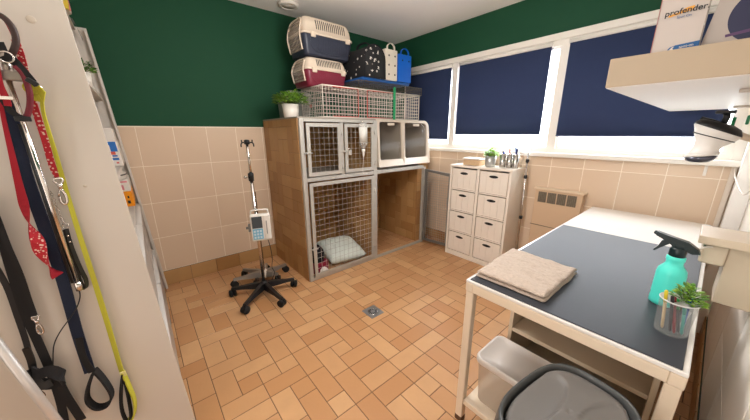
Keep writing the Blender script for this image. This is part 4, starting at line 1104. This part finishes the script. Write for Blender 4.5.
part(MB().ribbon(spline([(-0.1677,1.1800,0.4407),(-0.1852,1.1800,0.3739),(-0.1959,1.1800,0.3008),(-0.1922,1.1800,0.2464),(-0.1788,1.1800,0.2591),(-0.1719,1.1800,0.3281),(-0.1672,1.1800,0.4142)],5), .012, .005, (.6,1,0)), 'loop_padding', CORD, t, 'black padding inside the hand loop')
part(MB().ribbon([(-0.1701,1.1500,1.3715),(-0.1620,1.1520,1.3558),(-0.1686,1.1570,1.3365),(-0.1740,1.1570,1.3434)], .022, .003, (1,-.4,0)), 'top_fold', YEL, t)
part(MB().box(-.008,.008,-.002,.002,-.010,.010,.001).map(lambda p: p+V((-0.1677,1.1800,0.4407))), 'stitched_badge', mat('badge_cream', (220,214,150), .6), t)
hp = hk2+V((0,-.046,.004))
part(MB().tube([hp+V((.013*math.cos(q),0,.013*math.sin(q)-.009)) for q in [2*PI*w_/18 for w_ in range(18)]], .002, 6, True).ribbon([hp+V((0,0,-.020)), V((-0.1679,1.1520,1.3601))], .012, .002, (1,0,0)), 'hanging_ring', YEL, t)
# red patterned leash ending in a clip
t = thing('dog_leash', 'red leash with pale print ending in a chrome clip beside the yellow one', 'leash', tuple(hk2))
pts = [(-0.1797,1.1650,1.4748),(-0.1786,1.1700,1.4404),(-0.1820,1.1750,1.3757),(-0.1837,1.1800,1.3077),(-0.1834,1.1830,1.2356),(-0.1849,1.1850,1.1679),(-0.1805,1.1850,1.1338)]
part(MB().ribbon(spline(pts,6), .014, .0025, (1,-.15,0)), 'strap', REDW, t)
clip(t, (-0.1811,1.1800,1.1231), V((-0.1810,1.1800,1.0708))-V((-0.1811,1.1800,1.1231)), CHROME, 1.25)
# red twisted ribbon leash
t = thing('dog_leash', 'red leash with pale printed side twisting over the navy webbing leash', 'leash', (hk1.x,PF,hk1.z))
pts = [(-0.2328,1.1550,1.3322),(-0.2381,1.1550,1.2734),(-0.2421,1.1500,1.2002),(-0.2474,1.1500,1.1236),(-0.2505,1.1500,1.0704),(-0.2531,1.1500,1.0181),(-0.2489,1.1500,0.9711),(-0.2492,1.1500,0.9265),(-0.2411,1.1500,0.8747),(-0.2333,1.1500,0.8561)]
nn = 9*8+1; sp = spline(pts,8)
part(MB().ribbon(sp, [.007+.020*min(1,(i/46)**1.5) for i in range(nn)], .0022, (1,0,0), 0, 1, twist=[(PI if i < 30 else PI+(i-30)/42*PI*1.9) for i in range(nn)]), 'strap', [REDP, REDW], t)
# navy webbing leash, doubled, with a round loop at the bottom
t = thing('dog_leash', 'long navy webbing leash with a black round hand loop on the panel', 'leash', (hk1.x,PF,hk1.z))
pts = [(-0.2230,1.1700,1.3341),(-0.2293,1.1700,1.2616),(-0.2342,1.1700,1.1463),(-0.2324,1.1700,1.0204),(-0.2305,1.1700,0.8824),(-0.2333,1.1750,0.7822),(-0.2379,1.1750,0.6420),(-0.2387,1.1750,0.4993)]
part(MB().ribbon(spline(pts,6), .026, .005, (1,-.1,0)), 'strap', NVY, t)
pts = [(-0.2365,1.1680,0.6345),(-0.2406,1.1680,0.5688),(-0.2331,1.1680,0.5011)]
part(MB().ribbon(spline(pts,5), .016, .004, (1,-.1,0)), 'strap_end', CORD, t)
pts = [(-0.2325,1.1720,0.4936),(-0.2535,1.1720,0.4466),(-0.2621,1.1720,0.4029),(-0.2483,1.1720,0.3625),(-0.2222,1.1720,0.3555),(-0.2060,1.1720,0.3871),(-0.2138,1.1720,0.4523),(-0.2262,1.1720,0.5016)]
part(MB().ribbon(spline(pts,6), .026, .006, (.25,1,0)), 'hand_loop', CORD, t)
# chrome restraint pole
t = thing('catch_pole', 'slim chrome catch pole with grey grip hanging among the leashes', 'pole', (-0.2090,1.1500,1.4059))
part(MB().tube([(-0.2087,1.1550,1.3844),(-0.2035,1.1650,0.8092)], .0055, 12), 'tube', CHROME, t)
part(MB().tube([(-0.2141,1.1550,1.2762),(-0.2120,1.1590,0.8217)], .0035, 8), 'inner_cord', BLACK, t)
part(MB().tube([(-0.2049,1.1500,1.4414),(-0.2081,1.1550,1.3799)], .0125, 14), 'grip', mat('grey_metal', (150,142,134), .3, .8), t)
part(MB().tube([(-0.2036,1.1650,0.8193),(-0.2026,1.1650,0.7918)], .0085, 12), 'end_cap', CHROME, t)
part(MB().tube(spline([(-0.2040,1.1650,0.7957),(-0.2071,1.1650,0.7694),(-0.2195,1.1650,0.7398),(-0.2403,1.1650,0.7106),(-0.2685,1.1650,0.6751),(-0.2883,1.1650,0.6393),(-0.3016,1.1650,0.5853),(-0.3139,1.1650,0.5259)],6), .0016, 6), 'cable', BLACK, t)
part(MB().box(-.022,.022,-.012,.012,-.011,.011,.003).map(lambda p: p+V((-0.2007,1.1520,1.3893))), 'bracket', mat('grey_metal', (150,142,134), .3, .8), t)
# chain leash with black leather handle
t = thing('chain_leash', 'chain leash with a black leather loop handle beside the chrome pole', 'leash', (-0.2033,1.1800,1.0944))
c0, c1 = V((-0.2018,1.1820,1.0939)), V((-0.1962,1.1820,0.9980))
ch = MB(); n = 14
for i in range(n):
    p = c0+(c1-c0)*(i/(n-1)); a = i % 2
    ax = (c1-c0).normalized(); n1 = V((1,0,0)) if a else V((0,1,0))
    ch.tube([p+ax*.0042*math.cos(q)+n1*.0026*math.sin(q) for q in [2*PI*w_/10 for w_ in range(10)]], .0009, 5, True)
o = part(ch, 'chain', CHROME, t); o['kind'] = 'stuff'
part(MB().tube([V((-0.1945,1.1820,0.9914))+V((.007*math.cos(q),0,.007*math.sin(q))) for q in [2*PI*w_/16 for w_ in range(16)]], .0014, 6, True), 'ring', CHROME, t)
LEA = mat('black_leather', (24,22,22), .4)
part(MB().ribbon(spline([(-0.1950,1.1800,0.9828),(-0.1948,1.1750,0.9308),(-0.1905,1.1750,0.8577),(-0.1858,1.1750,0.8153),(-0.1909,1.1750,0.7895),(-0.1990,1.1780,0.8052),(-0.1996,1.1800,0.8786),(-0.1978,1.1800,0.9491),(-0.1970,1.1800,0.9832)],5), .016, .003, (.4,1,0)), 'leather_loop', LEA, t)
for q in [(68,236),(70,242)]: part(MB().lathe([(.003,0),(.002,.0015),(0,.002)], (V((-0.1931,1.1660,0.9645)) if q[0] == 68 else V((-0.1928,1.1660,0.9457))), (0,-1,0), 10), 'rivet', CHROME, t)
# brown round leash loop at the top left
t = thing('leash_loop', 'dark brown rounded leash loop at the top left of the leashes', 'leash', (hk1.x,PF,hk1.z))
part(MB().tube(spline([(-0.1995,1.1600,1.5247),(-0.1853,1.1500,1.5189),(-0.1755,1.1480,1.4996),(-0.1755,1.1480,1.4718),(-0.1866,1.1500,1.4442),(-0.2027,1.1550,1.4252)],6), .0065, 10), 'cord', mat('dark_brown_leather', (52,30,26), .5), t)
part(MB().tube(spline([(-0.1975,1.1720,1.5326),(-0.1871,1.1720,1.5181),(-0.1817,1.1720,1.4935),(-0.1799,1.1720,1.4585)],6), .004, 8), 'red_cord', REDP, t, 'dark red cord')
# maroon loop further down
t = thing('leash_loop', 'maroon cord loop crossing the chrome pole grip', 'leash', (hk1.x,PF,hk1.z))
part(MB().tube(spline([(-0.1884,1.1380,1.4110),(-0.1795,1.1380,1.3943),(-0.1776,1.1380,1.3578),(-0.1832,1.1380,1.3245),(-0.1944,1.1380,1.2954),(-0.2048,1.1380,1.2855)],6), .006, 10), 'cord', mat('maroon_cord', (104,18,34), .6), t)
part(MB().box(-.014,.014,-.004,.004,-.006,.006,.002).map(lambda p: p+V((-0.2015,1.1320,1.2877))), 'ferrule', BLACK, t)
# black harness cluster near the hooks
t = thing('dog_harness', 'tangle of black straps with buckle hanging over the chrome grip', 'harness', (hk1.x,PF,hk1.z))
for i, pl in enumerate([[(-0.2009,1.1420,1.4617),(-0.1959,1.1400,1.4279),(-0.1836,1.1380,1.4117),(-0.1727,1.1380,1.3882),(-0.1621,1.1380,1.3685)],[(-0.2056,1.1360,1.4215),(-0.1889,1.1360,1.4282),(-0.1775,1.1340,1.4074),(-0.1646,1.1340,1.3770)],[(-0.2243,1.1360,1.3312),(-0.2181,1.1340,1.3084),(-0.2081,1.1320,1.2947),(-0.1950,1.1320,1.2879)]]):
    part(MB().ribbon(spline(pl,5), .012, .003, (.5,0,1)), 'strap', CORD, t)
part(MB().obox((-0.1671,1.1280,1.3760), (.022,.008,.012), (0,.7,0), .003), 'buckle', BLACK, t)
part(MB().tube([V((-0.1968,1.1300,1.4281))+V((.012*math.cos(q),0,.012*math.sin(q))) for q in [2*PI*w_/18 for w_ in range(18)]], .002, 6, True), 'metal_ring', CHROME, t)
# plain red strap far left
t = thing('dog_collar', 'plain red collar strap with a metal keeper at the left edge', 'collar', (-0.2186,1.1250,1.3529))
part(MB().ribbon(spline([(-0.2157,1.1250,1.4181),(-0.2191,1.1250,1.3639),(-0.2165,1.1250,1.3352),(-0.2174,1.1250,1.3171)],5), .012, .003, (1,0,0)), 'strap', REDP, t)
part(MB().box(-.012,.012,-.004,.004,-.004,.004,.001).map(lambda p: p+V((-0.2155,1.1200,1.3349))), 'metal_keeper', CHROME, t)
# black leashes, left
t = thing('dog_leash', 'broad black leash at the far left ending in a muzzle strap', 'leash', (hk3.x,PF,hk3.z))
part(MB().ribbon(spline([(-0.3151,1.1620,1.0919),(-0.3157,1.1780,1.0572),(-0.3133,1.1800,0.9899),(-0.3179,1.1800,0.8766),(-0.3219,1.1800,0.7674),(-0.3189,1.1800,0.6571),(-0.3165,1.1800,0.5537),(-0.3192,1.1800,0.4387),(-0.3283,1.1800,0.3297)],6), .019, .005, (1,0,0)), 'strap', CORD, t)
part(MB().ribbon(spline([(-0.3061,1.1720,0.5380),(-0.3038,1.1720,0.4664),(-0.2960,1.1720,0.3954),(-0.2888,1.1720,0.3389)],6), .020, .005, (1,0,0)), 'strap_end', CORD, t)
t = thing('dog_leash', 'narrow black leash with a chrome clip between broad black and navy ones', 'leash', (hk3.x,PF,hk3.z))
part(MB().ribbon(spline([(-0.3057,1.1500,1.1002),(-0.3048,1.1650,1.0499),(-0.3042,1.1650,0.9636),(-0.3013,1.1650,0.8739),(-0.3030,1.1650,0.7993),(-0.3030,1.1650,0.7471)],6), .011, .004, (1,0,0)), 'strap', CORD, t)
clip(t, (-0.3034,1.1650,0.7406), V((-0.3021,1.1650,0.6786))-V((-0.3034,1.1650,0.7406)))
hp = hk3+V((0,-.046,.004))
part(MB().tube([hp+V((.013*math.cos(q),0,.013*math.sin(q)-.009)) for q in [2*PI*w_/18 for w_ in range(18)]], .002, 6, True), 'hanging_ring', CHROME, t)
t = thing('dog_leash', 'thin dark grey leash crossing behind the white pole at the lower left', 'leash', (hk3.x,PF,hk3.z))
part(MB().ribbon(spline([(-0.3451,1.1800,0.9444),(-0.3355,1.1800,0.8524),(-0.3368,1.1800,0.7579),(-0.3399,1.1800,0.6583),(-0.3480,1.1800,0.5667)],6), .012, .004, (1,0,0)), 'strap', mat('dark_grey_webbing', (42,40,40), .85), t)
part(MB().ribbon(spline([(-0.3422,1.1750,0.6525),(-0.3418,1.1750,0.6099),(-0.3462,1.1750,0.5620)],4), .015, .006, (1,0,0)), 'sleeve', LEA, t)
t = thing('dog_muzzle', 'black strap muzzle gathered around the broad black leash', 'muzzle', (-0.3217,1.1600,0.5538))
mz = MB()
part(MB().ribbon(spline([(-0.3473,1.1650,0.5850),(-0.3321,1.1500,0.5722),(-0.3078,1.1450,0.5711),(-0.2908,1.1500,0.5375),(-0.3012,1.1600,0.5136),(-0.3273,1.1580,0.5257),(-0.3474,1.1650,0.5486),(-0.3473,1.1650,0.5850)],5), .030, .005, (.1,.2,1)), 'nose_band', CORD, t)
part(MB().ribbon(spline([(-0.3486,1.1580,0.5911),(-0.3444,1.1550,0.5546),(-0.3334,1.1500,0.5290),(-0.3131,1.1500,0.5299)],5), .022, .004, (.1,.3,1)), 'cheek_strap', LEA, t)
clip(t, (-0.3583,1.1650,0.5340), V((.02,0,-.06)))
# white aluminium pole leaning in front of the panel
t = thing('aluminium_pole', 'white aluminium pole leaning across the lower left of the panel', 'pole', (-0.2923,1.0200,0.4691))
a_, b2 = V((-0.3774,1.1000,0.8406)), V((-0.3017,1.0600,0.4291))
dd = (b2-a_).normalized(); a_ = a_-dd*.25; kk = (0.012-b2.z)/dd.z; b2 = b2+dd*kk
part(MB().tube([a_, b2], .0105, 14), 'tube', mat('satin_aluminium', (206,202,198), .3, .5), t)
part(MB().tube([b2-dd*.03, b2], .0125, 12), 'end_cap', MATTE_GREY, t)

# ================================================================ right wall
SHX0, SHX1, SHY0, SHY1, SHZ0, SHZ1 = 1.072, 2.595, YR+.001, .246, 1.372, 1.447
t = thing('wall_shelf', 'thick white wall shelf along the right wall under printed boxes', 'shelf', ((SHX0+SHX1)/2,(SHY0+SHY1)/2,SHZ0))
part(MB().box(SHX0,SHX1,SHY0,SHY1,SHZ0,SHZ1,.0015), 'board', mat('shaded_shelf_foil', (176,157,132), .4, var=.02), t)  # white shelf coloured tan, the shade on its front is in the colour
part(MB().box(SHX0+.002,SHX1,SHY0,SHY1-.002,SHZ0-.0015,SHZ0), 'underside', mat('lit_underside', (240,236,230), .4, var=.01), t, 'underside with window light painted in')  # same white board, lighter colour stands for window light from below
for x in (1.4,2.3): part(MB().box(x,x+.03,SHY0,SHY0+.16,SHZ0-.012,SHZ0-.002,.002), 'bracket', mat('white_bracket', (224,216,206), .4), t)
t = thing('display_box', 'white box with black lettering standing at the left of the wall shelf', 'box', (1.17,.10,SHZ1+.0005))
bA = V((1.1000,0.1679,1.4533)); bB = V((1.1000,0.0821,1.4584)); y1_, y0_ = bA.y, bB.y
z0_ = SHZ1+.0005; z1_ = 1.605
part(MB().box(1.10,1.128,y0_,y1_,z0_,z1_,.0015), 'carton', mat('white_gloss_carton', (192,180,172), .4, var=.01), t)
part(MB().box(1.0995,1.127,y1_,y1_+.001,z0_,z1_), 'side_stripe', mat('dusty_pink_print', (190,120,116), .5), t)
W_ = y1_-y0_
def fy(f): return y1_-W_*f
INK = mat('black_ink', (24,24,30), .5); INKB = mat('blue_ink', (20,84,140), .5); INKO = mat('orange_ink', (226,160,60), .5)
lz = V((1.0985,0.1595,1.5322)).z
part(MB().prism([(fy(.22),lz-.004),(fy(.72),lz+.004),(fy(.72),lz+.013),(fy(.56),lz+.011),(fy(.42),lz+.004),(fy(.22),lz+.001)], lambda u,v,w: (1.0992-w,u,v), 0, .0004), 'orange_swash', INKO, t)
letters('pr\u03bffender.'.replace('\u03bf','o'), .0178, (1.0986, fy(.13), lz), (0,-1,0), (0,0,1), INK, 'lettering', t, .0002, .00025)
letters('Spot On', .0075, (1.0986, fy(.40), lz-.0095), (0,-1,0), (0,0,1), INKB, 'small_lettering', t, .0002)
bz = z0_
part(MB().prism([(fy(.33),bz+.0005),(fy(.40),bz+.010),(fy(.52),bz+.0135),(fy(1),bz+.0165),(fy(1),bz+.003),(fy(.45),bz+.0005)], lambda u,v,w: (1.0992-w,u,v), 0, .0005), 'blue_banner', INKB, t)
part(MB().prism([(fy(.38),bz+.001),(fy(.45),bz+.010),(fy(.50),bz+.011),(fy(.47),bz+.007),(fy(.50),bz+.001)], lambda u,v,w: (1.0986-w,u,v), 0, .0004), 'white_dog_mark', mat('print_white', (214,206,196), .7), t)
letters('spot-on', .008, (1.0984, fy(.60), bz+.0055), (0,-1,.05), (0,0,1), mat('print_white', (214,206,196), .7), 'banner_lettering', t, .0002)
def slab(name, label, pts, x0, x1, m):
    t = thing(name, label, 'box', (x0,sum(p[0] for p in pts)/len(pts),SHZ1+.0005))
    part(MB().prism(pts, lambda u,v,w: (w,u,v), x0, x1), 'carton', m, t); return t
z0_ = SHZ1+.0006
t = slab('teal_box', 'teal blue box with white print behind the lettered white box', [(.052,z0_),(-.06,z0_),(-.06,1.66),(.052,1.66)], 1.18, 1.25, mat('teal_print', (44,120,156), .4))
for i in range(3): part(MB().box(1.1792,1.1798,-.02,.040,1.545+i*.028,1.551+i*.028), 'print_line', mat('pale_blue_print', (150,196,210), .5), t)
q0, q1, q2 = V((1.1300,0.0829,1.4651)), V((1.1300,0.0677,1.5590)), V((1.1300,0.0045,1.4666))
t = slab('round_logo_box', 'white box with a large dark navy disc at the right of the shelf', [(q0.y,z0_),(-.10,z0_),(-.13,1.66),(q1.y-.012,1.66)], 1.135, 1.17, mat('white_gloss_carton', (192,180,172), .4, var=.01))
cc = V((1.1300,-0.0138,1.5071)); rr = (V((1.1300,0.0320,1.4668))-cc).length
disc = [(cc.y+rr*math.cos(a), cc.z+rr*math.sin(a)) for a in [2*PI*i/60 for i in range(60)]]
disc = [(max(-.12,min(u,q0.y-.004)), max(z0_+.001,min(v,1.655))) for u,v in disc]
o = part(MB().prism(disc, lambda u,v,w: (1.1348-w,u,v), 0, .0006), 'navy_disc', mat('navy_print', (34,36,74), .45), t)
part(MB().prism([(cc.y+rr*.95,cc.z-.04),(cc.y+rr*.97,cc.z-.034),(-.118,cc.z-.012),(-.118,cc.z-.020)], lambda u,v,w: (1.1340-w,u,v), 0, .0004), 'violet_stripe', mat('violet_print', (92,60,104), .5), t)

# ---- examination lamp under the shelf
LW = mat('lamp_white', (240,236,230), .3, var=.02)
def lring(c, e, n=36):
    """a round ring seen at X = 1.5: centre, and the point at its right end"""
    c, e = V(c), V(e); h = e-c; dp = V((1,0,0))*h.length*.9
    return [c+h*math.cos(a)+dp*math.sin(a) for a in [2*PI*i/n for i in range(n)]]
t = thing('examination_lamp', 'white and black examination lamp hanging under the white wall shelf', 'lamp', (1.5000,0.0137,1.2604))
R1 = lring((1.5000,0.0171,1.2508),(1.5000,-0.0388,1.2272))
part(MB().loft([lring((1.5000,0.0149,1.2556),(1.5000,-0.0398,1.2319)), R1, lring((1.5000,0.0178,1.2379),(1.5000,-0.0324,1.2193)), lring((1.5000,0.0217,1.2249),(1.5000,-0.0218,1.2111)), lring((1.5000,0.0253,1.2100),(1.5000,-0.0092,1.2012)), lring((1.5000,0.0290,1.1949),(1.5000,-0.0027,1.1912)), lring((1.5000,0.0334,1.1830),(1.5000,-0.0019,1.1846)), lring((1.5000,0.0343,1.1762),(1.5000,-0.0047,1.1814))]), 'housing', LW, t)
part(MB().loft([lring((1.5000,0.0156,1.2540),(1.5000,-0.0415,1.2294)), lring((1.5000,0.0137,1.2604),(1.5000,-0.0408,1.2365)), lring((1.5000,0.0096,1.2714),(1.5000,-0.0356,1.2520)), lring((1.5000,0.0095,1.2761),(1.5000,-0.0185,1.2661)), lring((1.5000,0.0098,1.2774),(1.5000,0.0063,1.2761))]), 'black_cap', BLACK, t)
part(MB().tube(lring((1.5000,0.0204,1.2314),(1.5000,-0.0279,1.2154)), .0016, 6, True), 'seam_ring', BLACK, t)
part(MB().loft([lring((1.5000,0.0350,1.1795),(1.5000,-0.0022,1.1829)), lring((1.5000,0.0366,1.1761),(1.5000,-0.0036,1.1814)), lring((1.5000,0.0361,1.1676),(1.5000,-0.0042,1.1732))]), 'lens_ring', LW, t)
part(MB().tube(lring((1.5000,0.0332,1.1820),(1.5000,0.0022,1.1834)), .0014, 6, True), 'seam_ring', BLACK, t)
part(MB().loft([lring((1.5000,0.0361,1.1665),(1.5000,-0.0036,1.1718)), lring((1.5000,0.0356,1.1539),(1.5000,0.0024,1.1575)), lring((1.5000,0.0354,1.1470),(1.5000,0.0128,1.1487)), lring((1.5000,0.0350,1.1450),(1.5000,0.0327,1.1451))]), 'lens', mat('lamp_lens', (96,98,110), .08, .6), t)
part(MB().tube([V((1.5000,0.0603,1.2939)),V((1.5000,0.0329,1.2800)),V((1.5000,0.0086,1.2667))], [.006,.009,.010], 10), 'arm', BLACK, t)
part(MB().tube([V((1.5000,0.0086,1.2667)),V((1.5000,0.0039,1.2947)),V((1.5000,0.0065,1.3072))], .0085, 10), 'joint', BLACK, t)
part(MB().obox(V((1.5000,0.0093,1.3104)), (.03,.045,.010), (0,0,0), .003), 'mounting_bar', BLACK, t)
zz = V((1.5000,0.0093,1.3104))
part(MB().tube(spline([V((1.5000,-0.0278,1.2412)),V((1.5000,-0.0458,1.2319)),V((1.48,-.09,1.215)),V((1.46,-.155,1.20))],5), .010, 12), 'wall_arm', mat('ivory_tube', (216,196,170), .35), t)
m = MB().box(-.006,.006,-.004,.004,-.022,.022,.002).map(lambda p: p+V((1.5600,-0.0136,1.2733)))
solo(m, 'green_tag', mat('green_strap', (24,140,84), .7), 'small green tag hanging behind the examination lamp', 'tag')
m = MB().box(-.012,.012,-.004,.004,-.016,.016,.003).map(lambda p: p+V((1.7000,-0.0460,1.2883)))
solo(m, 'green_switch', mat('green_switch_plastic', (60,150,104), .4), 'small green switch by the right picture edge above the lamp arm', 'switch')

# ---- wall box with a ledge
t = thing('wall_box', 'cream wall mounted box with a ledge above the end of the mat', 'wall box', (1.42,-.1,.71))
CB = mat('cream_box_laminate', (208,190,166), .4, var=.02)
part(MB().box(1.335,1.50,YR+.001,-.016,.905,.930,.002), 'ledge', CB, t)
part(MB().box(1.350,1.49,-.083,-.028,.838,.9045,.006), 'drawer_box', CB, t)
part(MB().box(1.362,1.49,YR+.001,-.0835,.712,.9045,.003), 'back_box', CB, t)
part(MB().tube(spline([(1.348,-.030,.860),(1.346,-.022,.878),(1.346,-.034,.892),(1.347,-.05,.898)],5), .003, 8), 'cable', mat('white_cable', (226,216,204), .4), t)
part(MB().lathe([(.004,0),(.004,.003),(0,.004)], (1.3505,-.034,.894), (-1,0,0), 10), 'green_light', mat('green_indicator', (40,90,60), .3), t)
# ---- cables and trunking in the corner
m = MB().box(XW-.02,XW-.0005,-.092,-.070,.10,1.05,.003)
solo(m, 'cable_trunking', mat('white_trunking', (226,212,196), .35), 'white vertical cable trunking at the corner beside the window wall', 'cable trunking')
m = MB().tube(spline([(1.56,-.15,1.20),(1.7,-.13,1.10),(1.9,-.12,1.02),(2.2,-.115,.96),(2.55,-.09,1.0),(2.64,-.082,1.04)],8), .003, 6)
solo(m, 'white_cable', mat('white_cable', (226,216,204), .4), 'thin white cable sagging along the tiled right wall', 'cable')
